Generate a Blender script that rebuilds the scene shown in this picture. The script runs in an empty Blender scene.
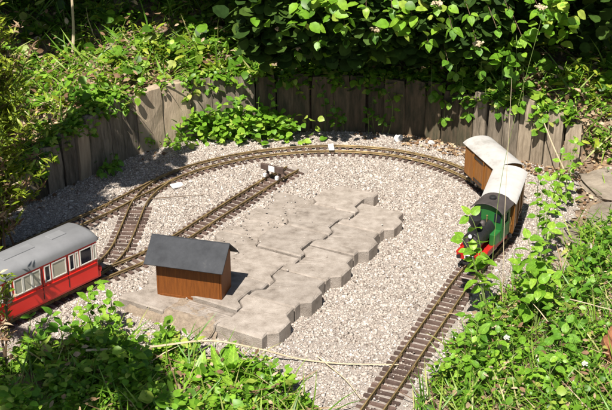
import bpy, bmesh, math, random
import numpy as np
from mathutils import Vector, Matrix, Quaternion
random.seed(7); rng = np.random.default_rng(11)
R = math.radians
S = bpy.context.scene
COL = S.collection

# ------------------------------------------------------------------ camera, sky, sun, exposure
cam = bpy.data.cameras.new('camera'); cam_o = bpy.data.objects.new('camera', cam); COL.objects.link(cam_o)
cam.sensor_width = 36; cam.lens = 68.87; cam.clip_start = .05; cam.clip_end = 400
cam_o.location = (0, 0, 1.6); cam_o.rotation_euler = (R(90 - 25.435), 0, 0)
S.camera = cam_o
w = bpy.data.worlds.new('World'); S.world = w; w.use_nodes = True
nt = w.node_tree; bg = nt.nodes['Background']
sky = nt.nodes.new('ShaderNodeTexSky'); sky.sky_type = 'NISHITA'; sky.sun_disc = False
SUN_EL, SUN_AZ = R(58), R(200.5)
sky.sun_elevation = SUN_EL; sky.sun_rotation = SUN_AZ
nt.links.new(sky.outputs[0], bg.inputs[0]); bg.inputs[1].default_value = .05
sl = bpy.data.lights.new('sun', 'SUN'); sl.energy = 5.0; sl.angle = R(.5); sl.color = (1, .95, .87)
so = bpy.data.objects.new('sun', sl); COL.objects.link(so)
SUNV = Vector((math.sin(SUN_AZ) * math.cos(SUN_EL), math.cos(SUN_AZ) * math.cos(SUN_EL), math.sin(SUN_EL)))
so.rotation_euler = (-SUNV).to_track_quat('-Z', 'Y').to_euler(); so.location = (-2, -5, 8)
S.view_settings.view_transform = 'Standard'; S.view_settings.look = 'None'
S.view_settings.exposure = .70; S.view_settings.gamma = 1
S.cycles.max_bounces = 4; S.cycles.diffuse_bounces = 2; S.cycles.transmission_bounces = 4; S.cycles.glossy_bounces = 3

# ------------------------------------------------------------------ tagging helpers
def tag(o, label=None, cat=None, group=None, kind=None):
    if label: o['label'] = label
    if cat: o['category'] = cat
    if group: o['group'] = group
    if kind: o['kind'] = kind
    return o
def thing(name, label, cat, loc=(0, 0, 0), rz=0, group=None):
    o = bpy.data.objects.new(name, None); COL.objects.link(o); o.empty_display_size = .02
    o.location = loc; o.rotation_euler = (0, 0, rz)
    return tag(o, label, cat, group)
def link(name, me, parent=None, mat=None):
    o = bpy.data.objects.new(name, me); COL.objects.link(o); o.parent = parent
    if mat and not me.materials: me.materials.append(mat)
    return o
def np_mesh(name, V, F, smooth=False):
    """V (n,3); F list of arrays of equal-sized faces"""
    me = bpy.data.meshes.new(name)
    V = np.asarray(V, np.float32); me.vertices.add(len(V)); me.vertices.foreach_set('co', V.ravel())
    F = [np.asarray(f, np.int32) for f in F if len(f)]
    nl = sum(f.size for f in F); npoly = sum(len(f) for f in F)
    me.loops.add(nl); me.polygons.add(npoly)
    me.loops.foreach_set('vertex_index', np.concatenate([f.ravel() for f in F]))
    tot = np.concatenate([np.full(len(f), f.shape[1], np.int32) for f in F])
    st = np.concatenate([[0], np.cumsum(tot)[:-1]]).astype(np.int32)
    me.polygons.foreach_set('loop_start', st)
    try: me.polygons.foreach_set('loop_total', tot)
    except Exception: pass
    if smooth: me.polygons.foreach_set('use_smooth', np.ones(npoly, bool))
    me.update(calc_edges=True); me.validate()
    return me

class MB:
    def __init__(s): s.v = []; s.f = []; s.n = 0
    def add(s, V, F):
        n = len(s.v); s.v += [tuple(p) for p in V]; s.f += [tuple(i + n for i in f) for f in F]; return s
    def box(s, c, size, rot=None):
        hx, hy, hz = [q / 2 for q in size]
        V = [Vector((x, y, z)) for z in (-hz, hz) for x, y in ((-hx, -hy), (hx, -hy), (hx, hy), (-hx, hy))]
        if rot: V = [rot @ p for p in V]
        V = [p + Vector(c) for p in V]
        return s.add(V, [(3, 2, 1, 0), (4, 5, 6, 7), (0, 1, 5, 4), (1, 2, 6, 5), (2, 3, 7, 6), (3, 0, 4, 7)])
    def prism(s, poly, z0, z1, axis='z'):
        n = len(poly)
        def m(p, z): return (p[0], p[1], z) if axis == 'z' else ((z, p[0], p[1]) if axis == 'x' else (p[0], z, p[1]))
        V = [m(p, z0) for p in poly] + [m(p, z1) for p in poly]
        F = [tuple(range(n))[::-1], tuple(range(n, 2 * n))] + [(i, (i + 1) % n, n + (i + 1) % n, n + i) for i in range(n)]
        return s.add(V, F)
    def tube(s, pts, rad, n=6, cap=True):
        pts = [Vector(p) for p in pts]; m = len(pts)
        rad = rad if hasattr(rad, '__len__') else [rad] * m
        V = []; F = []; ref = None
        for i, p in enumerate(pts):
            t = (pts[min(i + 1, m - 1)] - pts[max(i - 1, 0)]).normalized()
            if ref is None: ref = t.orthogonal().normalized()
            ref = (ref - t * ref.dot(t)).normalized(); b = t.cross(ref)
            V += [p + (ref * math.cos(2 * math.pi * k / n) + b * math.sin(2 * math.pi * k / n)) * rad[i] for k in range(n)]
        for i in range(m - 1):
            for k in range(n):
                F.append((i * n + k, i * n + (k + 1) % n, (i + 1) * n + (k + 1) % n, (i + 1) * n + k))
        if cap: F += [tuple(range(n))[::-1], tuple((m - 1) * n + k for k in range(n))]
        return s.add(V, F)
    def cyl(s, a, b, r, n=20): return s.tube([a, b], r if hasattr(r, '__len__') else [r, r], n)
    def build(s, name, mat, parent=None, bevel=0, smooth=False, seg=2):
        me = bpy.data.meshes.new(name); me.from_pydata([tuple(p) for p in s.v], [], s.f)
        bm = bmesh.new(); bm.from_mesh(me); bmesh.ops.recalc_face_normals(bm, faces=bm.faces); bm.to_mesh(me); bm.free()
        me.materials.append(mat)
        if smooth:
            me.polygons.foreach_set('use_smooth', [True] * len(me.polygons))
            try: me.set_sharp_from_angle(angle=R(40))
            except Exception: pass
        o = link(name, me, parent)
        if bevel:
            b = o.modifiers.new('bevel', 'BEVEL'); b.width = bevel; b.segments = seg; b.limit_method = 'ANGLE'; b.angle_limit = R(35)
        return o

# ------------------------------------------------------------------ materials
def ramp(nt, stops):
    r = nt.nodes.new('ShaderNodeValToRGB'); e = r.color_ramp.elements
    while len(e) > 1: e.remove(e[-1])
    e[0].position, e[0].color = stops[0][0], (*stops[0][1], 1)
    for p, c in stops[1:]:
        q = e.new(p); q.color = (*c, 1)
    return r
def base_mat(name, rough=.6, metal=0, spec=.5):
    m = bpy.data.materials.new(name); m.use_nodes = True; b = m.node_tree.nodes['Principled BSDF']
    b.inputs['Roughness'].default_value = rough; b.inputs['Metallic'].default_value = metal
    b.inputs['Specular IOR Level'].default_value = spec
    return m, m.node_tree, b
def mat(name, c1, c2=None, scale=30, rough=.6, metal=0, bump=0, bscale=None, spec=.4, objvar=0, stretch=(1, 1, 1), stops=None, detail=6):
    """noise between two colours, with fine relief and a little per-object variation"""
    m, nt, b = base_mat(name, rough, metal, spec); L = nt.links.new
    tc = nt.nodes.new('ShaderNodeTexCoord'); mp = nt.nodes.new('ShaderNodeMapping'); mp.inputs['Scale'].default_value = stretch
    L(tc.outputs['Object'], mp.inputs['Vector'])
    n = nt.nodes.new('ShaderNodeTexNoise'); n.inputs['Scale'].default_value = scale; n.inputs['Detail'].default_value = detail; n.inputs['Roughness'].default_value = .65
    oi = nt.nodes.new('ShaderNodeObjectInfo')
    off = nt.nodes.new('ShaderNodeVectorMath'); off.operation = 'MULTIPLY_ADD'
    cv = nt.nodes.new('ShaderNodeCombineXYZ')
    for k in range(3): L(oi.outputs['Random'], cv.inputs[k])
    off.inputs[1].default_value = (7, 5, 3); L(cv.outputs[0], off.inputs[0]); L(mp.outputs[0], off.inputs[2]); L(off.outputs[0], n.inputs['Vector'])
    c2 = c2 or tuple(q * .75 for q in c1)
    r = ramp(nt, stops or [(.32, c2), (.68, c1)]); L(n.outputs[0], r.inputs[0]); out = r.outputs[0]
    if objvar:
        hs = nt.nodes.new('ShaderNodeHueSaturation'); mr = nt.nodes.new('ShaderNodeMapRange')
        mr.inputs[3].default_value = 1 - objvar; mr.inputs[4].default_value = 1 + objvar
        L(oi.outputs['Random'], mr.inputs[0]); L(mr.outputs[0], hs.inputs['Value']); L(out, hs.inputs['Color']); out = hs.outputs[0]
    L(out, b.inputs['Base Color'])
    if bump:
        n2 = nt.nodes.new('ShaderNodeTexNoise'); n2.inputs['Scale'].default_value = bscale or scale * 2; n2.inputs['Detail'].default_value = 5
        L(off.outputs[0], n2.inputs['Vector'])
        bp = nt.nodes.new('ShaderNodeBump'); bp.inputs['Strength'].default_value = bump; bp.inputs['Distance'].default_value = .004
        L(n2.outputs[0], bp.inputs['Height']); L(bp.outputs[0], b.inputs['Normal'])
    return m
def leaf_mat(name, stops, island=True, trans=.35, rough=.42):
    m, nt, b = base_mat(name, rough, 0, .4); L = nt.links.new
    if island: src = nt.nodes.new('ShaderNodeNewGeometry').outputs['Random Per Island']
    else: src = nt.nodes.new('ShaderNodeObjectInfo').outputs['Random']
    r = ramp(nt, stops); L(src, r.inputs[0])
    tc = nt.nodes.new('ShaderNodeTexCoord'); n = nt.nodes.new('ShaderNodeTexNoise'); n.inputs['Scale'].default_value = 60 if island else 4; n.inputs['Detail'].default_value = 3
    L(tc.outputs['Object'], n.inputs['Vector'])
    hs = nt.nodes.new('ShaderNodeHueSaturation'); mr = nt.nodes.new('ShaderNodeMapRange'); mr.inputs[1].default_value = .3; mr.inputs[2].default_value = .7; mr.inputs[3].default_value = .72; mr.inputs[4].default_value = 1.25
    L(n.outputs[0], mr.inputs[0]); L(mr.outputs[0], hs.inputs['Value']); L(r.outputs[0], hs.inputs['Color'])
    if not island:
        sx = nt.nodes.new('ShaderNodeSeparateXYZ'); L(tc.outputs['Object'], sx.inputs[0]); ab = nt.nodes.new('ShaderNodeMath'); ab.operation = 'ABSOLUTE'; L(sx.outputs[1], ab.inputs[0])
        md = nt.nodes.new('ShaderNodeMath'); md.operation = 'MULTIPLY_ADD'; L(ab.outputs[0], md.inputs[0]); md.inputs[1].default_value = -.75; L(sx.outputs[0], md.inputs[2])
        sn = nt.nodes.new('ShaderNodeMath'); sn.operation = 'SINE'; ml = nt.nodes.new('ShaderNodeMath'); ml.operation = 'MULTIPLY'; ml.inputs[1].default_value = 48; L(md.outputs[0], ml.inputs[0]); L(ml.outputs[0], sn.inputs[0])
        v1 = nt.nodes.new('ShaderNodeMapRange'); v1.inputs[1].default_value = .012; v1.inputs[2].default_value = .03; v1.inputs[3].default_value = 1.45; v1.inputs[4].default_value = 1; L(ab.outputs[0], v1.inputs[0])
        v2 = nt.nodes.new('ShaderNodeMapRange'); v2.inputs[1].default_value = .6; v2.inputs[2].default_value = 1; v2.inputs[3].default_value = 1; v2.inputs[4].default_value = 1.3; L(sn.outputs[0], v2.inputs[0])
        mm = nt.nodes.new('ShaderNodeMath'); mm.operation = 'MULTIPLY'; L(v1.outputs[0], mm.inputs[0]); L(v2.outputs[0], mm.inputs[1])
        m3 = nt.nodes.new('ShaderNodeMath'); m3.operation = 'MULTIPLY'; L(mm.outputs[0], m3.inputs[0]); L(mr.outputs[0], m3.inputs[1]); L(m3.outputs[0], hs.inputs['Value'])
    L(hs.outputs[0], b.inputs['Base Color'])
    tr = nt.nodes.new('ShaderNodeBsdfTranslucent'); mx = nt.nodes.new('ShaderNodeMixShader'); mx.inputs[0].default_value = trans
    L(hs.outputs[0], tr.inputs[0]); L(b.outputs[0], mx.inputs[1]); L(tr.outputs[0], mx.inputs[2])
    L(mx.outputs[0], nt.nodes['Material Output'].inputs[0])
    return m

M = {}
M['soil'] = mat('soil', (.33, .24, .165), (.13, .088, .056), 26, .95, bump=1, bscale=90)
M['brass'] = mat('brass_rail', (.43, .31, .14), (.17, .115, .06), 30, .5, .35, bump=.1)
M['sleeper'] = mat('sleeper_plastic', (.150, .100, .080), (.078, .050, .040), 60, .62, objvar=.3, bump=.25, bscale=200)
M['paver'] = mat('paver_concrete', (.40, .345, .275), (.24, .20, .155), 30, .92, bump=.6, bscale=420, detail=12, objvar=.12,
                 stops=[(.28, (.17, .138, .112)), (.42, (.285, .24, .20)), (.60, (.375, .322, .276)), (.82, (.46, .41, .36))])
M['board'] = mat('weathered_board', (.36, .275, .185), (.15, .11, .072), 5, .92, stretch=(.8, .8, .55), bump=.9, bscale=11, objvar=.22, stops=[(.28, (.055, .052, .034)), (.42, (.15, .122, .088)), (.58, (.24, .195, .145)), (.78, (.35, .295, .23))])
M['dark_board'] = mat('shade_toned_board', (.14, .10, .065), (.05, .04, .025), 5, .9, stretch=(.8, .8, .55), bump=.9, bscale=11, objvar=.3, stops=[(.28, (.028, .032, .016)), (.42, (.065, .055, .032)), (.58, (.115, .085, .052)), (.78, (.18, .135, .088))])  # back-centre wall shade put into the colour; also random dark boards at left
M['grey_board'] = mat('grey_weathered_wood', (.46, .37, .27), (.22, .17, .115), 7, .92, stretch=(1, 1, .3), bump=.9, bscale=14, objvar=.2)
M['pale_board'] = mat('pale_board', (.46, .365, .26), (.31, .235, .16), 4, .92, stretch=(1, 1, .6), bump=.5, bscale=16)
M['stone'] = mat('rough_stone', (.34, .285, .225), (.17, .135, .10), 14, .95, bump=1, bscale=70, objvar=.2)
M['house_wall'] = mat('stained_wood', (.225, .068, .009), (.135, .039, .005), 40, .6, stretch=(6, 6, .5), bump=.15)
M['slate'] = mat('slate_roof', (.05, .052, .058), None, 26, .75, bump=.3, bscale=150, stops=[(.3, (.020, .021, .025)), (.5, (.033, .035, .040)), (.66, (.043, .045, .051)), (.80, (.09, .087, .083))], detail=10)
M['red'] = mat('red_paint', (.80, .026, .018), (.70, .022, .015), 12, .33, spec=.5)
M['engine_red'] = mat('engine_red_paint', (.48, .022, .016), (.36, .016, .012), 20, .4)
M['roof_grey'] = mat('grey_roof_paint', (.235, .235, .24), (.19, .19, .195), 18, .5)
M['cream'] = mat('cream_window_frame', (.78, .74, .66), (.70, .66, .58), 20, .45)
M['pale_pane'] = mat('pale_window_pane', (.52, .48, .38), (.40, .37, .29), 20, .25, spec=.6)  # pale glossy cream for the lighter window panes
M['dark_glass'] = mat('dark_glass', (.018, .02, .03), (.012, .012, .02), 5, .08, spec=.5)
M['black'] = mat('black_metal', (.028, .027, .028), (.016, .016, .016), 40, .42, objvar=.2)
M['steel'] = mat('rod_steel', (.42, .41, .40), (.30, .29, .28), 40, .35, .8)
M['green'] = mat('green_paint', (.022, .15, .032), (.015, .105, .022), 12, .35, spec=.5)
M['cab_roof'] = mat('cab_roof_grey', (.085, .07, .066), (.05, .042, .04), 30, .55)
M['coach_wood'] = mat('coach_wood', (.33, .135, .028), (.19, .075, .016), 24, .5, stretch=(6, 6, .6), bump=.15)
M['coach_roof'] = mat('pale_coach_roof', (.52, .50, .475), (.36, .34, .315), 14, .75, bump=.1, objvar=.08, stops=[(.25, (.27, .25, .22)), (.42, (.44, .42, .395)), (.7, (.54, .52, .50))])
M['white'] = mat('white_plastic', (.82, .81, .78), (.7, .69, .66), 30, .5)
M['lens'] = mat('lamp_lens', (.8, .8, .82), (.7, .7, .75), 10, .1)
M['bark'] = mat('bark', (.13, .09, .06), (.05, .034, .022), 18, .95, stretch=(3, 3, .6), bump=1, bscale=50)
M['red_bark'] = mat('reddish_bark', (.40, .17, .075), (.17, .065, .03), 22, .95, stretch=(4, 1, 4), bump=1, bscale=60)
M['dry_stem'] = mat('dry_stem', (.60, .50, .34), (.45, .36, .23), 30, .8)
M['green_stem'] = mat('green_stem', (.20, .27, .07), (.13, .18, .045), 30, .6)
M['twig'] = mat('brown_twig', (.17, .11, .065), (.09, .058, .035), 30, .8)
M['petal'] = mat('white_petal', (.8, .8, .72), (.7, .7, .6), 30, .7)
GREEN = [(0, (.05, .11, .012)), (.3, (.09, .22, .016)), (.6, (.165, .33, .024)), (.85, (.28, .42, .045)), (1, (.42, .42, .11))]
M['leaf'] = leaf_mat('leaf_mixed', GREEN)
M['leaf_bright'] = leaf_mat('leaf_bright', [(0, (.085, .20, .014)), (.4, (.17, .36, .024)), (.8, (.27, .46, .04)), (1, (.46, .53, .10))])
M['leaf_obj'] = leaf_mat('leaf_large', [(0, (.075, .19, .016)), (.5, (.13, .29, .026)), (1, (.21, .38, .04))], island=False)
M['leaf_obj_y'] = leaf_mat('leaf_large_yellowish', [(0, (.12, .26, .018)), (.5, (.19, .37, .028)), (1, (.30, .46, .05))], island=False)
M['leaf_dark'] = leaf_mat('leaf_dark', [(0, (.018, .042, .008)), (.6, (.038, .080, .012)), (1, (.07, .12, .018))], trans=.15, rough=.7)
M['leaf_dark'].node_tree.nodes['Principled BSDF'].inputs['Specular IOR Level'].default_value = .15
M['leaf_yellow'] = leaf_mat('leaf_yellow_green', [(0, (.10, .17, .012)), (.5, (.24, .33, .022)), (1, (.42, .48, .05))])
M['leaf_dry'] = leaf_mat('leaf_dry', [(0, (.12, .065, .035)), (.4, (.24, .14, .075)), (.75, (.40, .28, .16)), (1, (.58, .46, .31))], trans=.15, rough=.8)
M['grass'] = leaf_mat('grass', [(0, (.08, .19, .016)), (.5, (.165, .33, .03)), (.85, (.29, .41, .06)), (1, (.52, .46, .21))])

# gravel: colour per stone
def gravel_mat():
    m, nt, b = base_mat('gravel', .85, 0, .3); L = nt.links.new
    g = nt.nodes.new('ShaderNodeNewGeometry')
    r = ramp(nt, [(0, (.20, .16, .132)), (.12, (.31, .258, .218)), (.35, (.40, .342, .292)), (.65, (.468, .405, .35)), (.88, (.53, .468, .412)), (1, (.70, .645, .58))])
    L(g.outputs['Random Per Island'], r.inputs[0]); L(r.outputs[0], b.inputs['Base Color'])
    return m
M['gravel'] = gravel_mat()
M['gravel_bed'] = mat('gravel_bed', (.40, .35, .305), (.27, .23, .20), 170, .95, bump=1, bscale=300)

# ------------------------------------------------------------------ plan of the place (metres, rail top = 0)
WALL = np.array([(-1.10, 3.20), (-.99, 3.33), (-.894, 3.44), (-.817, 3.542), (-.71, 3.70), (-.56, 3.875), (-.425, 3.975), (-.22, 4.03), (-.02, 4.05),
                 (.18, 4.048), (.347, 4.022), (.521, 3.935), (.66, 3.84), (.76, 3.77), (.843, 3.72), (.95, 3.69), (1.2, 3.68)])
def cat(P, step=.004, closed=False):
    P = np.asarray(P, float); Q = np.vstack([2 * P[0] - P[1], P, 2 * P[-1] - P[-2]]); out = []
    t = np.linspace(0, 1, 60, endpoint=False)[:, None]
    for i in range(1, len(Q) - 2):
        a, b, c, d = Q[i - 1], Q[i], Q[i + 1], Q[i + 2]
        out.append(.5 * (2 * b + (c - a) * t + (2 * a - 5 * b + 4 * c - d) * t ** 2 + (3 * b - a - 3 * c + d) * t ** 3))
    out = np.vstack(out + [P[-1:]]); s = np.concatenate([[0], np.cumsum(np.linalg.norm(np.diff(out, axis=0), axis=1))])
    q = np.arange(0, s[-1], step)
    return np.stack([np.interp(q, s, out[:, k]) for k in range(out.shape[1])], 1)
WP = cat(WALL, .01)
WT = np.gradient(WP, axis=0); WT /= np.linalg.norm(WT, axis=1)[:, None]
WN = np.stack([-WT[:, 1], WT[:, 0]], 1)                    # points to the bank
def wall_sd(x, y):
    """signed distance to the retaining wall, positive on the bank"""
    x = np.atleast_1d(x).astype(float); y = np.atleast_1d(y).astype(float); out = np.empty(len(x))
    for i in range(0, len(x), 20000):
        d = np.stack([x[i:i + 20000], y[i:i + 20000]], 1)[:, None, :] - WP[None, ::3]
        q = (d ** 2).sum(2); j = q.argmin(1); v = d[np.arange(len(j)), j]
        out[i:i + 20000] = np.sqrt(q[np.arange(len(j)), j]) * np.sign((v * WN[::3][j]).sum(1))
    return out
def sstep(a, b, x): t = np.clip((x - a) / (b - a), 0, 1); return t * t * (3 - 2 * t)
def wob(x, y, f=1.0, ph=0.0):
    return (np.sin(5.1 * f * x + 1.3 + ph) * np.cos(4.3 * f * y - .7 + ph) + .6 * np.sin(11.7 * f * x - 2.1 * ph + 7.9 * f * y) + .4 * np.cos(19.1 * f * y - 13.3 * f * x + ph)) / 2
EDGE = np.array([(-6, 2.2), (-1.4, 2.45), (-.85, 2.42), (-.62, 2.55), (-.5, 2.56), (-.33, 2.525), (-.15, 2.425), (-.02, 2.31), (.07, 2.17), (.20, 1.9), (.24, 2.2), (.30, 2.36), (.39, 2.55), (.47, 2.72), (.58, 2.90), (.74, 3.06), (.85, 3.33), (.92, 3.60), (.94, 3.72), (6, 3.8)])
GRAVEL = np.vstack([EDGE[1:-1], WALL[::-1][2:], [(-1.45, 3.0)]])
def inpoly(x, y, P):
    x = np.asarray(x); y = np.asarray(y); c = np.zeros(len(x), bool); j = len(P) - 1
    for i in range(len(P)):
        xi, yi = P[i]; xj, yj = P[j]
        k = ((yi > y) != (yj > y)) & (x < (xj - xi) * (y - yi) / (yj - yi + 1e-12) + xi); c ^= k; j = i
    return c
def wall_h(x): return np.interp(x, [-1.1, -.9, -.80, -.72, -.6, .6, .72, .86, 1.0], [.06, .085, .15, .185, .19, .185, .17, .17, .14])
def ground_z(x, y):
    x = np.atleast_1d(x).astype(float); y = np.atleast_1d(y).astype(float)
    sd = wall_sd(x, y)
    bank = wall_h(x) - .012 + .16 * np.clip(sd, 0, 2.2) + .012 * wob(x, y, 2)
    low = -.019 + .0022 * wob(x, y, 2.5)
    # right-hand verge rises gently away from the track, front-left verge a little
    right = np.clip((x - np.interp(y, EDGE[9:19, 1], EDGE[9:19, 0])), 0, 1.2)
    low = low + np.where(y > 1.8, .09 * right * sstep(0, .15, right), .02) + .008 * sstep(2.55, 2.3, y) * wob(x, y, 3)
    k = sstep(.010, .034 + .45 * sstep(.93, 1.03, x), sd)
    z = low * (1 - k) + bank * k
    return z

# ------------------------------------------------------------------ terrain
gx = np.concatenate([[-80, -30, -12, -5, -3, -2.2], np.arange(-1.7, 1.71, .025), [2.2, 3, 5, 12, 30, 80]])
gy = np.concatenate([[-80, -30, -10, -3, 0, 1, 1.5], np.arange(1.8, 5.6, .025), [6, 6.6, 7.5, 9, 14, 30, 80]])
X, Y = np.meshgrid(gx, gy); Z = ground_z(X.ravel(), Y.ravel())
nx, ny = len(gx), len(gy); I = np.arange(nx * ny).reshape(ny, nx)
F = np.stack([I[:-1, :-1], I[:-1, 1:], I[1:, 1:], I[1:, :-1]], -1).reshape(-1, 4)
tag(link('ground', np_mesh('ground', np.stack([X.ravel(), Y.ravel(), Z], 1), [F], True), mat=M['soil']), kind='structure')
# gravel bed sheet, just above the soil
P = [(x, y) for x in np.arange(-1.45, .98, .02) for y in np.arange(1.9, 4.1, .02)]
P = np.array(P); gi = {}
keep = inpoly(P[:, 0] + .01, P[:, 1] + .01, GRAVEL)
V = []; Fq = []
def gv(x, y):
    k = (round(x, 3), round(y, 3))
    if k not in gi: gi[k] = len(V); V.append(k)
    return gi[k]
for (x, y) in P[keep]: Fq.append((gv(x, y), gv(x + .02, y), gv(x + .02, y + .02), gv(x, y + .02)))
V = np.array(V); V = np.c_[V, np.minimum(ground_z(V[:, 0], V[:, 1]), -.012) + .004]
tag(link('gravel_bed', np_mesh('gravel_bed', V, [np.array(Fq)], True), mat=M['gravel_bed']), kind='structure')

# ------------------------------------------------------------------ track
LOOP = [(.05, 2.03), (.158, 2.266), (.2045, 2.366), (.307, 2.590), (.374, 2.735), (.452, 2.900), (.528, 3.035), (.592, 3.165), (.628, 3.29), (.628, 3.42),
        (.580, 3.553), (.499, 3.672), (.398, 3.758), (.262, 3.818), (.085, 3.841), (-.092, 3.815), (-.23, 3.766), (-.363, 3.684), (-.457, 3.592), (-.545, 3.470),
        (-.625, 3.352), (-.713, 3.242), (-.83, 3.10), (-1.0, 2.90), (-1.25, 2.62)]
SIDE = [(-.045, 3.664), (-.12, 3.560), (-.213, 3.414), (-.299, 3.275), (-.383, 3.138), (-.47, 3.022), (-.557, 2.935), (-.655, 2.842), (-.757, 2.722), (-.88, 2.575), (-1.05, 2.37)]
LINKT = [(-.475, 3.565), (-.512, 3.485), (-.534, 3.39), (-.541, 3.28), (-.546, 3.17), (-.556, 3.06), (-.585, 2.965), (-.635, 2.885)]
G2 = .0225 + .00165
def offset_path(p, d):
    t = np.gradient(p, axis=0); t /= np.linalg.norm(t, axis=1)[:, None]
    return p + np.stack([-t[:, 1], t[:, 0]], 1) * d
PROF = [(-.0017, 0), (.0017, 0), (.0017, -.0026), (.0006, -.0034), (.0006, -.0068), (.0034, -.0084), (-.0034, -.0084), (-.0006, -.0068), (-.0006, -.0034), (-.0017, -.0026)]
def rail(path, parent, z=0):
    t = np.gradient(path, axis=0); t /= np.linalg.norm(t, axis=1)[:, None]; n = np.stack([-t[:, 1], t[:, 0]], 1)
    k = len(PROF); V = np.concatenate([np.c_[path + n * a, np.full(len(path), b + z)] for a, b in PROF]).reshape(k, len(path), 3)
    m = len(path); I = np.arange(k * m).reshape(k, m)
    F = [np.stack([I[i, :-1], I[i, 1:], I[(i + 1) % k, 1:], I[(i + 1) % k, :-1]], -1) for i in range(k)]
    me = np_mesh('rail', V.reshape(-1, 3), [np.concatenate(F)]); link('rail', me, parent, M['brass'])
def sleeper_mesh():
    mb = MB(); hw, hl = .0058, .046
    mb.prism([(-hw, -.009), (hw, -.009), (hw * .86, 0), (-hw * .86, 0)], -hl, hl, 'y')
    for s in (-1, 1):
        for q in (-1, 1): mb.box((0, s * (.0242 + q * .005), .0012), (.006, .0028, .0024))
    o = mb.build('sleeper', M['sleeper']); me = o.data; bpy.data.objects.remove(o); return me
SLM = sleeper_mesh()
def track(name, label, pts, skip=None, pitch=.0256, zoff=0):
    path = cat(pts, .012); t = thing(name, label, 'railway track', (0, 0, 0))
    rail(offset_path(path, G2), t, zoff); rail(offset_path(path, -G2), t, zoff)
    for sg in (-1, 1):
        q = offset_path(cat(pts, .004), sg * G2); jm = None
        for i in range(40 + 9 * (sg > 0), len(q) - 4, 75):
            d = q[i + 1] - q[i - 1]; o = MB().box((0, 0, 0), (.019, .0062, .0056)).build('rail_joiner', M['brass'], t); o.location = (q[i][0], q[i][1], -.0058 + zoff); o.rotation_euler = (0, 0, math.atan2(d[1], d[0]))
    fine = cat(pts, .0004); ids = np.arange(12, len(fine) - 3, int(pitch / .0004))
    for i in ids:
        p = fine[i]
        if skip is not None and skip(p): continue
        d = fine[min(i + 2, len(fine) - 1)] - fine[i - 2]
        o = link('sleeper', SLM, t); o.location = (p[0], p[1], -.0086 + zoff - random.random() * .0006)
        o.rotation_euler = (0, 0, math.atan2(d[1], d[0]) + random.gauss(0, .02)); s = random.uniform(.97, 1.03); o.scale = (1, s, 1)
    return path
LP = track('loop_track', 'long brass railed track curving round the gravel in a loop', LOOP)
SP = track('siding_track', 'straight dead end track running up to the small buffer stop', SIDE)
dl = lambda p, Q: np.sqrt(((Q - p) ** 2).sum(1)).min()
KP = track('connecting_track', 'short ladder like track joining the loop and the siding', LINKT, skip=lambda p: dl(p, LP) < .062 or dl(p, SP) < .06, zoff=-.0006)
TRK = np.vstack([cat(LOOP, .01), cat(SIDE, .01), cat(LINKT, .01)])

# ------------------------------------------------------------------ pavers (wavy interlocking blocks)
PO = np.array([-.111, 2.521]); PVv = np.array([.0835, .1505]); VL = np.linalg.norm(PVv); pv = PVv / VL; pu = np.array([pv[1], -pv[0]])   # pv along, pu to the right
PUW = .152; PTOP = .030
def wave(s):   # trapezoid wave of the long sides
    t = (s / VL) % 1.0
    return .024 * np.interp(t, [0, .18, .28, .64, .76, 1], [0, 0, 1, 1, 0, 0])
pav = thing('paving', 'low platform of wavy interlocking grey concrete paving blocks', 'paving', (PO[0], PO[1], 0))
def paver(c, s0, s1, top, tilt, dirty=False):
    ss = np.linspace(s0 + .0042, s1 - .0042, 26)
    left = [(-(c + 1) * PUW + wave(s) + .0030, s) for s in ss]; right = [(-c * PUW + wave(s) - .0030, s) for s in ss]
    sl = .010 * (-1 if c else 0)
    poly = left[::-1] + right; poly = [pu * a + pv * b for a, b in poly]
    bm = bmesh.new(); cx = np.mean(poly, axis=0)
    top_v = []; mid_v = []; bot_v = []
    for p in poly:
        q = p + (cx - p) / np.linalg.norm(cx - p) * .0042
        zz = top + (p - cx) @ tilt
        jz = random.gauss(0, .0004)
        top_v.append(bm.verts.new((q[0], q[1], zz + jz))); mid_v.append(bm.verts.new((p[0], p[1], zz - .0035 + jz))); bot_v.append(bm.verts.new((p[0], p[1], -.05)))
    n = len(poly); bm.faces.new(top_v)
    for i in range(n):
        j = (i + 1) % n
        bm.faces.new((mid_v[i], mid_v[j], top_v[j], top_v[i])); bm.faces.new((bot_v[i], bot_v[j], mid_v[j], mid_v[i]))
    bmesh.ops.recalc_face_normals(bm, faces=bm.faces)
    me = bpy.data.meshes.new('paver'); bm.to_mesh(me); bm.free()
    return link('paver', me, pav, M['paver'])
NP = 5
PAVERS = []
for c, off, n, t0 in ((0, 0, 5, PTOP), (1, .5, 5, PTOP - .003), (2, .0, 5, PTOP - .010)):
    s = off * VL
    if off: PAVERS.append((c, 0.0 + .02, s, t0 - .004))
    for k in range(n):
        L_ = VL
        PAVERS.append((c, s, s + L_, t0 - .0022 * k - (.006 * k if c == 2 else 0))); s += L_
for c, s0, s1, tp in PAVERS:
    paver(c, s0, s1, tp + random.gauss(0, .0022), np.array([random.gauss(0, .014), random.gauss(0, .014)]))
M['joint'] = mat('joint_earth', (.07, .058, .035), (.03, .026, .016), 60, .95, bump=.8, bscale=200)
q_ = [pu * a + pv * b for a, b in ((-2 * PUW + .03, .035), (-.012, .012), (-.012, 4.98 * VL), (-PUW - .01, 5.0 * VL), (-PUW - .01, 5.45 * VL), (-2 * PUW + .03, 5.45 * VL))]
MB().prism([tuple(p) for p in q_], -.03, .0085).build('joint_earth', M['joint'], pav)
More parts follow.
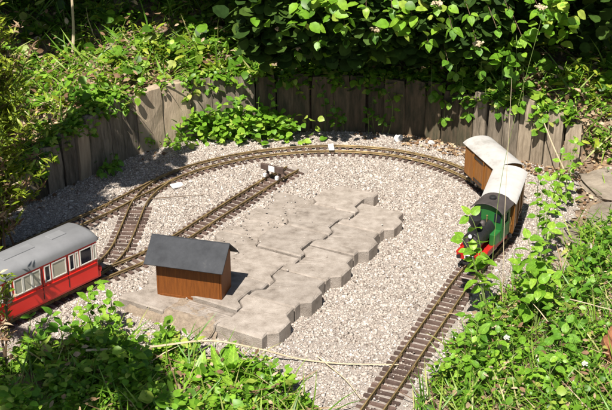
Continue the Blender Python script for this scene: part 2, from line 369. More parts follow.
def on_paver(x, y, m=0):
    q = np.stack([x - PO[0], y - PO[1]], 1); a = q @ pu; s = q @ pv
    wv = wave(s)
    return (a < wv + m) & (a > -3 * PUW + wv - m) & (s > -m) & (s < 5 * VL + (.5 * VL) * ((a < -PUW + wv) & (a > -2 * PUW + wv)) + m)

# ------------------------------------------------------------------ gravel stones
def ico():
    p = (1 + 5 ** .5) / 2
    V = np.array([(-1, p, 0), (1, p, 0), (-1, -p, 0), (1, -p, 0), (0, -1, p), (0, 1, p), (0, -1, -p), (0, 1, -p), (p, 0, -1), (p, 0, 1), (-p, 0, -1), (-p, 0, 1)], float)
    F = np.array([(0, 11, 5), (0, 5, 1), (0, 1, 7), (0, 7, 10), (0, 10, 11), (1, 5, 9), (5, 11, 4), (11, 10, 2), (10, 7, 6), (7, 1, 8), (3, 9, 4), (3, 4, 2), (3, 2, 6), (3, 6, 8), (3, 8, 9), (4, 9, 5), (2, 4, 11), (6, 2, 10), (8, 6, 7), (9, 8, 1)])
    return V / np.linalg.norm(V[0]), F
IV, IF = ico()
def rand_rot(n):
    q = rng.normal(size=(n, 4)); q /= np.linalg.norm(q, axis=1)[:, None]; a, b, c, d = q.T
    return np.stack([1 - 2 * (c * c + d * d), 2 * (b * c - a * d), 2 * (b * d + a * c), 2 * (b * c + a * d), 1 - 2 * (b * b + d * d), 2 * (c * d - a * b), 2 * (b * d - a * c), 2 * (c * d + a * b), 1 - 2 * (b * b + c * c)], 1).reshape(n, 3, 3)
OV = np.array([(1, 0, 0), (-1, 0, 0), (0, 1, 0), (0, -1, 0), (0, 0, 1), (0, 0, -1)], float)
OF = np.array([(0, 2, 4), (2, 1, 4), (1, 3, 4), (3, 0, 4), (2, 0, 5), (1, 2, 5), (3, 1, 5), (0, 3, 5)])
def stones(pos, r, name, m, fine=False):
    IV, IF, nv = (OV * 1.25, OF, 6) if fine else (globals()['IV'], globals()['IF'], 12)
    n = len(pos); V = (IV[None] + (rng.normal(0, .28, (n, nv, 3)) if fine else 0)) * (1 + rng.normal(0, .16, (n, nv, 1))) * rng.uniform(.6, 1.25, (n, 1, 3)) * r[:, None, None]
    V = np.einsum('nij,nkj->nki', rand_rot(n), V); V[:, :, 2] *= .8; V += pos[:, None]
    F = IF[None] + (np.arange(n) * nv)[:, None, None]
    return link(name, np_mesh(name, V.reshape(-1, 3), [F.reshape(-1, 3)]), None, m)
N = 270000
x = rng.uniform(-1.3, .97, N); y = rng.uniform(2.12, 4.08, N)
ok = inpoly(x, y, GRAVEL) & ~on_paver(x, y, -.004) & (wall_sd(x, y) < -.012)
u_ = 306 + 1170 * x / (y * .903 + .687); ok &= (u_ > -70) & (u_ < 690)
x, y = x[ok], y[ok]
# thin out towards the verge
ed = np.full(len(x), 9.)
for i in range(len(EDGE) - 1):
    a, b = EDGE[i], EDGE[i + 1]; ab = b - a; t = np.clip(((x - a[0]) * ab[0] + (y - a[1]) * ab[1]) / (ab @ ab), 0, 1)
    ed = np.minimum(ed, np.hypot(x - a[0] - t * ab[0], y - a[1] - t * ab[1]))
ok = rng.random(len(x)) < .45 + .55 * sstep(0, .12, ed); x, y = x[ok], y[ok]
td = np.full(len(x), 9.)
for q in TRK[::2]: td = np.minimum(td, np.hypot(x - q[0], y - q[1]))
r = np.clip(rng.lognormal(math.log(.00255), .36, len(x)), .0013, .0075)
z = np.minimum(ground_z(x, y), -.010) + .003 + rng.uniform(-.0015, .003, len(x))
z = np.where(td < .034, np.minimum(z, -.0175) , z); r = np.where(td < .034, np.minimum(r, .0045), r)
z = np.where((td > .034) & (td < .055), np.minimum(z, -.0165), z)
# heap a little against the pavers' low left edge
q = np.stack([x - PO[0], y - PO[1]], 1); aL = q @ pu
tag(stones(np.c_[x, y, z], r, 'gravel', M['gravel'], True), 'pale beige gravel spread inside the curved wall', 'gravel', kind='stuff')
print('stones', len(x))
i = rng.integers(0, len(TRK), 900); q = TRK[i] + rng.normal(0, .022, (900, 2))
tag(stones(np.c_[q, np.full(900, -.0072)], rng.uniform(.0012, .0030, 900), 'track_chips', M['gravel'], True), 'small stone chips lying on the sleepers', 'gravel', kind='stuff')
# a few stray chips lying on the pavers
n = 260; s_ = rng.uniform(0, 5.2 * VL, n); a_ = rng.uniform(-3 * PUW, -.01, n) - .0
sel = rng.random(n) < np.where(a_ < -.28, 1, .12); s_, a_ = s_[sel], a_[sel]
xy = PO + a_[:, None] * pu + s_[:, None] * pv
tag(stones(np.c_[xy, np.full(len(xy), PTOP - .004) - .008 * (a_ < -2 * PUW)], rng.uniform(.0015, .004, len(xy)), 'gravel_chips', M['gravel']), 'stray gravel chips scattered over the paving blocks', 'gravel', kind='stuff')

# ------------------------------------------------------------------ retaining wall: upright boards
def board_mesh(seed):
    rr = random.Random(seed); bm = bmesh.new(); nz = 5
    rows = []
    lean = rr.uniform(-.03, .03)
    for k in range(nz + 1):
        z = k / nz; j = lambda a: rr.gauss(0, a); ins = .05 if k == nz else 0
        rows.append([bm.verts.new((sx * (.5 - ins) + j(.008) + lean * z * .3, sy * (.5 - ins) + j(.03), z + (j(.016) if k == nz else 0))) for sx, sy in ((-1, -1), (0, -1.06), (1, -1), (1, 1), (-1, 1))])
    for k in range(nz):
        for i in range(5): bm.faces.new((rows[k][i], rows[k][(i + 1) % 5], rows[k + 1][(i + 1) % 5], rows[k + 1][i]))
    bm.faces.new(rows[-1]); bm.faces.new(rows[0][::-1])
    bmesh.ops.recalc_face_normals(bm, faces=bm.faces)
    me = bpy.data.meshes.new('board'); bm.to_mesh(me); bm.free(); return me
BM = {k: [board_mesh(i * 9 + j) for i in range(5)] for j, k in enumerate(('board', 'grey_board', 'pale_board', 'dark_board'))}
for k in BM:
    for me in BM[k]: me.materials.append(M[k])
rw = thing('retaining_wall', 'curved low retaining wall of upright weathered brown boards', 'retaining wall', (0, 4.05, 0))
s = 0.0; wl = len(WP) * .01
rr = random.Random(5)
pf = thing('palisade', 'sunlit grey weathered palisade boards standing at the right end of the wall', 'palisade', (0, 4.05, 0))
while s < wl - .16:
    x0 = np.interp(s, np.arange(len(WP)) * .01, WP[:, 0])
    if -.60 < x0 < -.49 : wd, k, dh = .115, 'pale_board', .004
    elif x0 < -.62: wd, k, dh = rr.uniform(.045, .075), rr.choice(('board', 'dark_board', 'board', 'pale_board')), rr.gauss(0, .005)
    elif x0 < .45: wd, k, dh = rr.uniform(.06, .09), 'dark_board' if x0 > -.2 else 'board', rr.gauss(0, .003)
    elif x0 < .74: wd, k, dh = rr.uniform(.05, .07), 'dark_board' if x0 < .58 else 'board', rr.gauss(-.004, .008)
    elif x0 < .90: wd, k, dh = rr.uniform(.045, .06), 'grey_board', rr.choice((-.025, .0, .03))
    else: break
    i = min(int((s + wd / 2) / .01), len(WP) - 1); p = WP[i]; tn = WT[i]
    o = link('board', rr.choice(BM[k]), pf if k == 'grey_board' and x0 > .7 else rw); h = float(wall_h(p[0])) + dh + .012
    o.location = (p[0] + tn[1] * .012, p[1] - tn[0] * .012 - 4.05, -.06)
    o.scale = (wd - .0035, rr.uniform(.028, .036), h + .06)
    lean = rr.gauss(0, .018) if x0 < -.62 else rr.gauss(0, .006)
    o.rotation_euler = (rr.gauss(-.03, .02), lean, math.atan2(tn[1], tn[0]))
    s += wd
# ------------------------------------------------------------------ leaves
def tmpl(us, ws, fold=.16, droop=.25, rows=None):
    """unit leaf: x along, y across, z up; midrib + two sides"""
    V = []; F3 = []; F4 = []
    n = len(us); V = [(u, 0, -droop * u * u) for u in us]
    for sd in (1, -1):
        b = len(V)
        for u, w_ in zip(us[1:-1], ws[1:-1]): V.append((u, sd * w_, -droop * u * u + fold * w_))
        ids = [0] + list(range(b, b + n - 2)) + [n - 1]
        for i in range(n - 1):
            a0, a1, b0, b1 = i, i + 1, ids[i], ids[i + 1]
            f = [a0, a1, b1, b0] if sd > 0 else [a0, b0, b1, a1]
            f = list(dict.fromkeys(f))
            (F3 if len(f) == 3 else F4).append(f)
    return np.array(V, float), np.array(F3), np.array(F4).reshape(-1, 4)
T = {'ovate': tmpl([0, .2, .5, .78, 1], [0, .34, .42, .26, 0]), 'round': tmpl([0, .15, .5, .85, 1], [0, .38, .52, .34, 0], .12, .2),
     'lance': tmpl([0, .25, .6, 1], [0, .13, .14, 0], .25, .3), 'blade': tmpl([0, .35, .7, 1], [0, .021, .017, 0], .2, .55),
     'small': tmpl([0, .4, .75, 1], [0, .36, .28, 0], .2, .15), 'long': tmpl([0, .25, .55, .8, 1], [0, .13, .19, .14, 0], .3, .45)}
class Leaves:
    def __init__(s): s.b = []; s.d = []; s.u = []; s.l = []; s.w = []
    def add(s, b, d, u, l, w=1.0):
        s.b.append(np.atleast_2d(b)); s.d.append(np.atleast_2d(d)); s.u.append(np.atleast_2d(u)); n = len(s.b[-1])
        s.l.append(np.broadcast_to(l, n).astype(float)); s.w.append(np.broadcast_to(w, n).astype(float))
    def n(s): return sum(len(q) for q in s.b)
    def build(s, name, t, m, parent=None, smooth=True):
        b, d, u = map(np.vstack, (s.b, s.d, s.u)); l, w_ = np.concatenate(s.l), np.concatenate(s.w)
        if parent is not None: b = b - np.array(parent.location)
        d = d / np.linalg.norm(d, axis=1)[:, None]; sd = np.cross(u, d); sd /= np.linalg.norm(sd, axis=1)[:, None] + 1e-9; u = np.cross(d, sd)
        tv, f3, f4 = T[t] if isinstance(t, str) else t
        V = b[:, None] + l[:, None, None] * (tv[None, :, :1] * d[:, None] + tv[None, :, 1:2] * w_[:, None, None] * sd[:, None] + tv[None, :, 2:] * u[:, None])
        off = (np.arange(len(b)) * len(tv))[:, None, None]
        F = [(f[None] + off).reshape(-1, f.shape[1]) for f in (f3, f4) if len(f)]
        return link(name, np_mesh(name, V.reshape(-1, 3), F, smooth), parent, m)
def rdir(n, zlo=-.2, zhi=.6):
    a = rng.uniform(0, 2 * math.pi, n); z = rng.uniform(zlo, zhi, n); c = np.sqrt(np.clip(1 - z * z, .05, 1)); return np.stack([np.cos(a) * c, np.sin(a) * c, z], 1)
def rup(n, k=.5): u = rng.normal(0, k, (n, 3)) + [-.1, -.35, 1]; return u / np.linalg.norm(u, axis=1)[:, None]
def rosettes(L, cx, cy, cz, n, l, el=(.15, .8), h=0.0, w_=1.0, up=.35):
    """n leaves round each centre"""
    for x_, y_, z_ in zip(cx, cy, cz):
        k = max(3, int(rng.normal(n, n * .25))); a = rng.uniform(0, 6.28) + np.arange(k) * 2.4; e = rng.uniform(*el, k)
        d = np.stack([np.cos(a) * np.cos(e), np.sin(a) * np.cos(e), np.sin(e)], 1)
        hh = rng.uniform(0, 1, k) ** .8 * h
        u = np.stack([-np.cos(a) * np.sin(e), -np.sin(a) * np.sin(e), np.cos(e)], 1) + rng.normal(0, up, (k, 3))
        bs = np.stack([x_ + np.cos(a) * .15 * hh, y_ + np.sin(a) * .15 * hh, z_ + hh], 1)
        L.add(bs, d, u, l * rng.uniform(.55, 1.25, k), w_)
def scatter(n, test, box):
    x_ = rng.uniform(box[0], box[1], n); y_ = rng.uniform(box[2], box[3], n); k = test(x_, y_); return x_[k], y_[k]

# hi-res shared leaf meshes for leaves that are parts
def leaf_mesh(us, ws, fold, droop, ser, m, seed):
    rr_ = random.Random(seed); tv, f3, f4 = tmpl(us, [q * (1 + rr_.uniform(-.07, .07)) for q in ws], fold, droop)
    tv = tv.copy(); tv[:, 1] += np.array([rr_.gauss(0, .012) for _ in tv]) + .06 * seed * 0; tv[:, 2] += np.array([rr_.gauss(0, .02) for _ in tv])
    me = np_mesh('leaf', tv, [f3, f4], True); me.materials.append(m); return me
def lset(kind, m):
    if kind == 'broad': a = ([0, .06, .2, .38, .56, .74, .88, 1], [0, .15, .30, .36, .34, .24, .11, 0])
    elif kind == 'round': a = ([0, .05, .18, .38, .58, .78, .92, 1], [0, .26, .44, .52, .50, .38, .2, 0])
    else: a = ([0, .1, .25, .45, .65, .82, 1], [0, .10, .19, .22, .18, .1, 0])
    return [leaf_mesh(a[0], a[1], f, d, 0, m, i) for i, (f, d) in enumerate(((.2, .25), (.1, .4), (.3, .15), (.05, .1), (.25, .5)))]
LS = {'broad': lset('broad', M['leaf_obj']), 'broad_y': lset('broad', M['leaf_obj_y']), 'round': lset('round', M['leaf_obj']), 'slim': lset('slim', M['leaf_obj_y'])}
def leaf_part(parent, kind, b, d, u, l, w_=1.0):
    d = Vector(d).normalized(); u = Vector(u); sd = u.cross(d).normalized(); u = d.cross(sd)
    me = random.choice(LS[kind]); o = link('leaf', me, parent)
    b = Vector(b) - parent.location
    o.matrix_local = Matrix(((d.x * l, sd.x * l * w_, u.x * l, b.x), (d.y * l, sd.y * l * w_, u.y * l, b.y), (d.z * l, sd.z * l * w_, u.z * l, b.z), (0, 0, 0, 1)))
    return o
def bez(a, b, c, n): return [Vector(a) * (1 - t) ** 2 + Vector(b) * 2 * t * (1 - t) + Vector(c) * t * t for t in [i / (n - 1) for i in range(n)]]
def sprig(parent, a, c, mid=None, nodes=4, l=.05, kind='broad', r=.002, mat_=None, name='stem', start=.35, spread=1.0, end=True, per=2, w_=1.0, sun=.45):
    """a stem from a to c with leaves in pairs; every leaf is a part"""
    a, c = Vector(a), Vector(c); mid = Vector(mid) if mid else (a + c) / 2 + Vector((random.gauss(0, .02), random.gauss(0, .02), abs(c.z - a.z) * .15 + .02))
    pts = bez(a, mid, c, 9); P0 = parent.location
    MB().tube([p - P0 for p in pts], [r * (1 - .6 * i / 8) for i in range(9)], 5).build(name, mat_ or M['green_stem'], parent, smooth=True)
    t_end = (pts[-1] - pts[-2]).normalized(); ph = random.uniform(0, 3.14)
    for k in range(nodes):
        t = start + (1 - start) * (k / max(1, nodes - 1)) * (.97); i = min(int(t * 8), 7); f = t * 8 - i; p = pts[i].lerp(pts[i + 1], f); tg = (pts[i + 1] - pts[i]).normalized()
        e1 = tg.orthogonal().normalized(); e2 = tg.cross(e1); ph += 1.57 if per == 2 else 2.4
        for q in range(per):
            an = ph + q * 2 * math.pi / per + random.gauss(0, .25); o = e1 * math.cos(an) + e2 * math.sin(an)
            d = (o * spread + tg * random.uniform(.1, .6) + Vector((0, 0, random.uniform(-.45, .1)))).normalized()
            u = (Vector((0, 0, .7)) + SUNV * sun + Vector((random.gauss(0, .3), random.gauss(0, .3), random.gauss(0, .2)))).normalized()
            if abs(u.dot(d)) > .93: u = d.orthogonal()
            leaf_part(parent, kind, p + d * .004, d, u, l * random.uniform(.65, 1.15) * (1 - .25 * (k / max(1, nodes))), w_)
    if end: leaf_part(parent, kind, pts[-1], (t_end + Vector((0, 0, -.15))), Vector((0, 0, 1)) + SUNV * .5, l * .75, w_)
    return pts

# ------------------------------------------------------------------ vehicles (local x = forward, z = 0 at rail top)
def arch(w_, z_edge, z_top, t, n=14):
    """closed section of a curved roof sheet"""
    up = [(w_ / 2 * math.sin(a), z_edge + (z_top - z_edge) * (math.cos(a) - math.cos(1.15)) / (1 - math.cos(1.15))) for a in np.linspace(-1.15, 1.15, n)]
    up = [(y / math.sin(1.15), z) for y, z in up]
    return [(y * (1 - t / w_ * 1.2), z - t) for y, z in up][::-1] + up
def wheelset(parent, x, r, gauge=.045, m_t=None, m_r=None, spokes=False):
    for s in (-1, 1):
        y0 = s * .0205; w_ = thing_part('wheel', parent)
        me = MB().cyl((x, y0, r), (x, y0 + s * .0055, r), r, 22).build('wheel', m_t or M['black'], parent, bevel=.0005)
        MB().cyl((x, y0 + s * .005, r), (x, y0 + s * .0066, r), r * .62, 18).build('rim', m_r or M['steel'], me)
        MB().cyl((x, y0 + s * .006, r), (x, y0 + s * .0085, r), r * .18, 10).build('hub', M['steel'], me)
    MB().cyl((x, -.0205, r), (x, .0205, r), .0025, 8).build('axle', M['black'], parent)
def thing_part(*a): return None

def coach(loc, fwd, label):
    c = thing('model_coach', label, 'model coach', loc, math.atan2(fwd[1], fwd[0]), 'wooden coaches behind the engine')
    Lb, Wb, z0, z1 = .216, .094, .036, .134
    MB().box((0, 0, z0 - .004), (Lb, Wb * .9, .008)).build('underframe', M['black'], c, bevel=.001)
    for s in (-1, 1):
        side = MB().box((0, s * (Wb / 2 - .002), (z0 + z1) / 2), (Lb, .004, z1 - z0)).build('side_wall', M['coach_wood'], c, bevel=.0006)
        for k in range(11):
            MB().box((-Lb / 2 + .0105 + k * .0195, s * (Wb / 2 + .0008), (z0 + z1) / 2 - .002), (.0178, .002, z1 - z0 - .010)).build('plank', M['coach_wood'], side, bevel=.0004)
        for k in (-1, 1): MB().box((k * .036, s * (Wb / 2 + .0035), (z0 + z1) / 2), (.004, .003, z1 - z0 - .004)).build('door_post', M['coach_wood'], side, bevel=.0004)
        MB().box((0, s * (Wb / 2 + .003), z0 + .012), (.068, .002, .005)).build('door_rail', M['black'], side)
        MB().box((0, s * (Wb / 2 + .003), z1 - .012), (.080, .003, .004)).build('door_rail', M['black'], side)
    prof = [(-Wb / 2, z0), (Wb / 2, z0), (Wb / 2, z1)] + [(y, z) for y, z in [(Wb / 2 * math.sin(a), z1 + .018 * math.cos(a * 1.0) - .0) for a in np.linspace(1.35, -1.35, 9)]] + [(-Wb / 2, z1)]
    for s in (-1, 1):
        x0 = s * (Lb / 2)
        e = MB().prism(prof, min(x0, x0 - s * .004), max(x0, x0 - s * .004) , 'x').build('end_wall', M['coach_wood'], c, bevel=.0005)
        for k in range(5):
            MB().box((x0 + s * .0008, -Wb / 2 + .0115 + k * .0178, (z0 + z1) / 2 - .002), (.002, .0160, z1 - z0 - .010)).build('plank', M['coach_wood'], e, bevel=.0004)
        MB().box((x0 + s * .0045, 0, .031), (.007, .09, .011)).build('buffer_beam', M['black'], c, bevel=.0006)
        MB().tube([(x0 + s * .005, 0, .022), (x0 + s * .013, 0, .022), (x0 + s * .017, 0, .025)], .0025, 6).build('coupler', M['black'], c)
    MB().prism(arch(.108, z1 + .004, z1 + .023, .003), -Lb / 2 - .010, Lb / 2 + .010, 'x').build('roof', M['coach_roof'], c, bevel=.0008, smooth=True)
    for x in (-.062, .062):
        wheelset(c, x, .0155)
        for s in (-1, 1): MB().box((x, s * .036, .022), (.022, .007, .014)).build('axle_box', M['black'], c, bevel=.001)
    return c
coach((.598, 3.208, 0), (-.30, -.954), 'brown wooden coach with pale curved roof right behind the green engine')
coach((.600, 3.452, 0), (.30, -.954), 'brown wooden coach with pale curved roof at the very end of the train')

# engine
e = thing('model_locomotive', 'small green, black and red tank engine at the front of the train', 'model locomotive', (.512, 3.022, 0), math.atan2(-.886, -.463) - R(3.5))
MB().box((.0, 0, .0335), (.176, .060, .015)).build('frame', M['black'], e, bevel=.001)
MB().box((.004, 0, .0435), (.176, .090, .005)).build('running_board', M['engine_red'], e, bevel=.0008)
for s in (-1, 1):
    MB().box((.0, s * .043, .0375), (.17, .003, .008)).build('valance', M['engine_red'], e, bevel=.0005)
    MB().box((-.006, s * .0365, .0640), (.040, .020, .036)).build('side_tank', M['green'], e, bevel=.002)
    MB().box((.018, s * .0445, .049), (.088, .003, .006)).build('tank_band', M['engine_red'], e, bevel=.0005)
    MB().box((.070, s * .036, .030), (.036, .018, .020)).build('cylinder_block', M['black'], e, bevel=.003)
    MB().box((.070, s * .036, .0415), (.03, .017, .004)).build('cylinder_cover', M['engine_red'], e, bevel=.001)
    MB().box((.010, s * .0335, .020), (.085, .003, .005)).build('coupling_rod', M['steel'], e, bevel=.0006)
    MB().box((.050, s * .0365, .026), (.045, .003, .004), Matrix.Rotation(.12, 3, 'Y')).build('piston_rod', M['steel'], e)
for s, nm in ((1, 'front'), (-1, 'rear')):
    bb = MB().box((s * .0915, 0, .036), (.005, .084, .022)).build('buffer_beam', M['engine_red'], e, bevel=.0008)
    MB().cyl((s * .094, 0, .022), (s * .108, 0, .022), .003, 8).build('coupler', M['black'], e)
    MB().box((s * .109, 0, .022), (.003, .026, .007)).build('coupler_plate', M['black'], e, bevel=.001)
pl = MB().box((.0952, 0, .037), (.0022, .030, .014)).build('number_plate', M['white'], e, bevel=.002)
MB().box((.0966, 0, .037), (.0012, .023, .008)).build('plate_panel', M['black'], pl, bevel=.001)
for s in (-1, 1): MB().cyl((.0935, s * .031, .036), (.104, s * .031, .036), [.004, .0065], 12).build('buffer', M['black'], e)
for x in (-.026, .034): wheelset(e, x, .0195, m_r=M['engine_red'])
boil = MB().cyl((-.03, 0, .079), (.066, 0, .079), .0275, 26).build('boiler', M['black'], e, smooth=True)
for x in (-.005, .022, .046): MB().cyl((x - .0012, 0, .079), (x + .0012, 0, .079), .0282, 26).build('boiler_band', M['black'], boil, smooth=True)
sb = MB().cyl((.064, 0, .079), (.084, 0, .079), .0295, 26).build('smokebox', M['black'], e, bevel=.001, smooth=True)
MB().tube([(.0835, 0, .079), (.086, 0, .079), (.0885, 0, .079)], [.021, .020, .008], 24).build('smokebox_door', M['cab_roof'], sb, smooth=True)
MB().box((.089, 0, .079), (.002, .026, .003)).build('door_handle', M['steel'], sb)
MB().box((.058, 0, .057), (.03, .030, .020)).build('saddle', M['black'], e, bevel=.002)
ch = MB().tube([(.073, 0, .100), (.073, 0, .113), (.073, 0, .130), (.073, 0, .146), (.073, 0, .152), (.073, 0, .1535)], [.0105, .0095, .0105, .0205, .0205, .014], 20).build('chimney', M['black'], e, smooth=True)
MB().tube([(.040, 0, .100), (.040, 0, .114), (.040, 0, .120), (.040, 0, .124)], [.011, .0105, .008, .002], 18).build('steam_dome', M['black'], e, smooth=True)
MB().tube([(.012, 0, .100), (.012, 0, .112), (.012, 0, .117), (.012, 0, .119)], [.010, .010, .007, .002], 18).build('sand_dome', M['cab_roof'], e, smooth=True)
MB().tube([(-.012, .004, .10), (-.012, .004, .122), (-.012, .004, .126)], [.0018, .0018, .0032], 8).build('whistle', M['brass'], e)
for (x, y, z) in ((.092, 0, .104),):
    l = MB().cyl((x - .010, y, z), (x + .004, y, z), [.006, .0075], 16).build('headlamp', M['black'], e, smooth=True)
    MB().cyl((x + .0042, y, z), (x + .0054, y, z), .006, 14).build('lens', M['lens'], l, smooth=True)
# cab: walls with openings framed round dark panes
cx0, cx1, cw, cz0, cz1 = -.088, -.026, .096, .046, .137
for s in (-1, 1):
    y = s * (cw / 2 - .0015); cabw = MB()
    cabw.box(((cx0 + cx1) / 2, y, cz0 + .024), (cx1 - cx0, .003, .048))
    cabw.box(((cx0 + cx1) / 2, y, cz1 - .007), (cx1 - cx0, .003, .014))
    cabw.box((cx0 + .007, y, cz0 + .0625), (.014, .003, .029)); cabw.box((cx1 - .008, y, cz0 + .0625), (.016, .003, .029))
    cab = cabw.build('cab_side', M['green'], e, bevel=.0005)
    MB().box((cx0 + .030, s * (cw / 2 - .0035), cz0 + .0625), (.034, .001, .031)).build('side_window', M['dark_glass'], cab)
    MB().box((cx0 + .030, s * (cw / 2 + .0006), cz0 + .024), (.048, .0012, .034)).build('side_panel', M['green'], cab, bevel=.0004)
    MB().tube([(cx0 + .003, s * (cw / 2 + .003), .052), (cx0 + .003, s * (cw / 2 + .003), .10)], .0011, 6).build('handrail', M['brass'], cab)
prof = [(-cw / 2 + .003, cz0), (cw / 2 - .003, cz0), (cw / 2 - .003, cz1)] + [((cw / 2 - .003) * math.sin(a), cz1 + .014 * math.cos(a)) for a in np.linspace(1.3, -1.3, 9)] + [(-cw / 2 + .003, cz1)]
fw = MB().prism(prof, cx1 - .004, cx1 - .001, 'x').build('cab_front', M['green'], e, bevel=.0004)
bw = MB().prism(prof, cx0 + .001, cx0 + .004, 'x').build('cab_back', M['green'], e, bevel=.0004)
for s in (-1, 1):
    MB().box((cx1 - .0004, s * .0325, .117), (.0024, .021, .026)).build('cab_window', M['dark_glass'], fw, bevel=.0004)
cr = MB().prism(arch(.108, cz1 + .001, cz1 + .024, .003), cx0 - .012, cx1 + .013, 'x').build('cab_roof', M['cab_roof'], e, bevel=.0008, smooth=True)
MB().tube([(-.057, 0, .157), (-.057, 0, .167), (-.057, 0, .169)], [.011, .011, .008], 20).build('roof_hatch', M['black'], cr, smooth=True)

e.scale = (1, .94, 1)
# railbus
bd = Vector((.645, .764, 0)).normalized(); bl = .42
bus = thing('model_railbus', 'red model railbus with grey roof and cream framed windows at left', 'model railbus', tuple(Vector((-.612, 2.896, 0)) - bd * bl / 2), math.atan2(bd.y, bd.x))
bw_, z0, z1 = .112, .021, .139
MB().box((0, 0, (z0 + z1) / 2), (bl - .012, bw_, z1 - z0)).build('body', M['red'], bus, bevel=.006, seg=3)
MB().box((0, 0, z0 + .008), (bl + .006, bw_ * .94, .022)).build('skirt', M['red'], bus, bevel=.003)
MB().box((0, 0, .022), (bl - .05, .07, .018)).build('chassis', M['black'], bus, bevel=.001)
# roof: lofted shell, rounded down at the ends
def roof_loft(L_, w_, za, zb):
    V = []; F = []; n = 17; xs = [-L_ / 2 - .002, -L_ / 2 + .001, -L_ / 2 + .008, -L_ / 2 + .022, 0, L_ / 2 - .022, L_ / 2 - .008, L_ / 2 - .001, L_ / 2 + .002]; sc = [.0, .45, .78, 1, 1, 1, .78, .45, .0]; wd = [.90, .95, .985, 1, 1, 1, .985, .95, .90]
    for x, q, ww in zip(xs, sc, wd):
        for a in np.linspace(-math.pi / 2, math.pi / 2, n):
            yy = math.copysign(abs(math.sin(a)) ** .8, math.sin(a)); zz = abs(math.cos(a)) ** .62
            V.append((x, yy * w_ / 2 * ww, za + (zb - za) * q * zz))
    m = len(xs)
    for i in range(m - 1):
        for k in range(n - 1): F.append((i * n + k, i * n + k + 1, (i + 1) * n + k + 1, (i + 1) * n + k))
        F.append((i * n + n - 1, i * n, (i + 1) * n, (i + 1) * n + n - 1))
    return MB().add(V, F)
rf = roof_loft(bl, bw_ + .006, z1 - .004, z1 + .030).build('roof', M['roof_grey'], bus, smooth=True)
for x, l_ in ((-.02, .10), (.11, .05)):
    MB().box((x, 0, z1 + .0305), (l_, .03, .004)).build('roof_panel', M['roof_grey'], rf, bevel=.0015)
def win(x0, x1, s, kind, za=.081, zb=.129):
    """x measured back from the front end"""
    xa, xb = bl / 2 - x1, bl / 2 - x0; y = s * (bw_ / 2); t = .0030
    f = MB()
    f.box(((xa + xb) / 2, y + s * .0008, zb - t / 2), (xb - xa, .0026, t)); f.box(((xa + xb) / 2, y + s * .0008, za + t / 2), (xb - xa, .0026, t))
    f.box((xa + t / 2, y + s * .0008, (za + zb) / 2), (t, .0026, zb - za - 2 * t)); f.box((xb - t / 2, y + s * .0008, (za + zb) / 2), (t, .0026, zb - za - 2 * t))
    fo = f.build('window', M['cream'], bus)
    MB().box(((xa + xb) / 2, y + s * .0003, (za + zb) / 2), (xb - xa - 2 * t, .0010, zb - za - 2 * t)).build('pane', M['pale_pane' if kind == 'c' else 'dark_glass'], fo)
for s in (-1, 1):
    for (a, b, k) in ((.012, .024, 'c'), (.027, .070, 'd'), (.074, .086, 'c'), (.089, .107, 'd'), (.117, .165, 'c'), (.170, .190, 'd'), (.203, .231, 'c'), (.2315, .2595, 'c'), (.260, .288, 'c'), (.296, .316, 'd'), (.325, .372, 'c'), (.377, .405, 'd')):
        win(a, b, s, k)
    for x in (.112, .197): MB().box((bl / 2 - x, s * (bw_ / 2 + .0004), .079), (.0016, .0016, .090)).build('door_seam', M['black'], bus)
    MB().box((0, s * (bw_ / 2 + .0012), .070), (bl - .03, .0018, .0022)).build('trim_strip', M['red'], bus)
    for x in (-bl / 2 + .07, bl / 2 - .07):
        MB().box((x, s * .036, .018), (.055, .006, .018)).build('axle_guard', M['black'], bus, bevel=.002)
for s in (-1, 1):
    x = s * (bl / 2 - .0055)
    for y in (-.034, 0, .034):
        fo = MB().box((x + s * .0002, y, .104), (.0026, .031, .040)).build('end_window', M['cream'], bus, bevel=.001)
        MB().box((x + s * .0012, y, .104), (.0022, .025, .034)).build('pane', M['dark_glass'], fo)
    for y in (-.038, .038):
        l = MB().cyl((x, y, .060), (x + s * .006, y, .060), .007, 16).build('headlight', M['cream'], bus)
        MB().cyl((x + s * .006, y, .060), (x + s * .0068, y, .060), .0055, 16).build('lens', M['lens'], l)
    MB().box((s * (bl / 2 + .003), 0, .040), (.010, bw_ * .9, .016)).build('bumper', M['red'], bus, bevel=.002)
    MB().cyl((s * (bl / 2 + .005), 0, .022), (s * (bl / 2 + .018), 0, .022), .003, 8).build('coupler', M['black'], bus)
for x in (-bl / 2 + .07, bl / 2 - .07): wheelset(bus, x, .015)

# ------------------------------------------------------------------ wooden hut on the pavers
A = Vector((-.403, 2.760, 0)); B = Vector((-.224, 2.711, 0)); hx = (B - A).normalized(); hd = Vector((-hx.y, hx.x, 0)); HL = (B - A).length; HD = .080
hut = thing('wooden_hut', 'small orange brown hut with dark slate gable roof on the pavers', 'hut', tuple((A + B) / 2 + hd * HD / 2 + Vector((0, 0, PTOP - .012))), math.atan2(hx.y, hx.x))
z0, ze, zr = 0, .125, .158
MB().box((0, -HD / 2 + .003, ze / 2), (HL - .012, .006, ze)).build('front_wall', M['house_wall'], hut, bevel=.001)
MB().box((0, HD / 2 - .003, ze / 2), (HL - .012, .006, ze)).build('back_wall', M['house_wall'], hut, bevel=.001)
for s in (-1, 1):
    g = [(-HD / 2, 0), (HD / 2, 0), (HD / 2, ze), (0, zr - .004), (-HD / 2, ze)]
    xx = s * (HL / 2 - .003)
    MB().prism(g, xx - .003, xx + .003, 'x').build('gable_wall', M['house_wall'], hut, bevel=.0025, seg=3)
MB().box((0, -HD / 2 - .0006, .004), (HL - .02, .002, .008)).build('base_board', M['house_wall'], hut, bevel=.0005)
ov = .026; sl_ = (zr - ze) / (HD / 2)
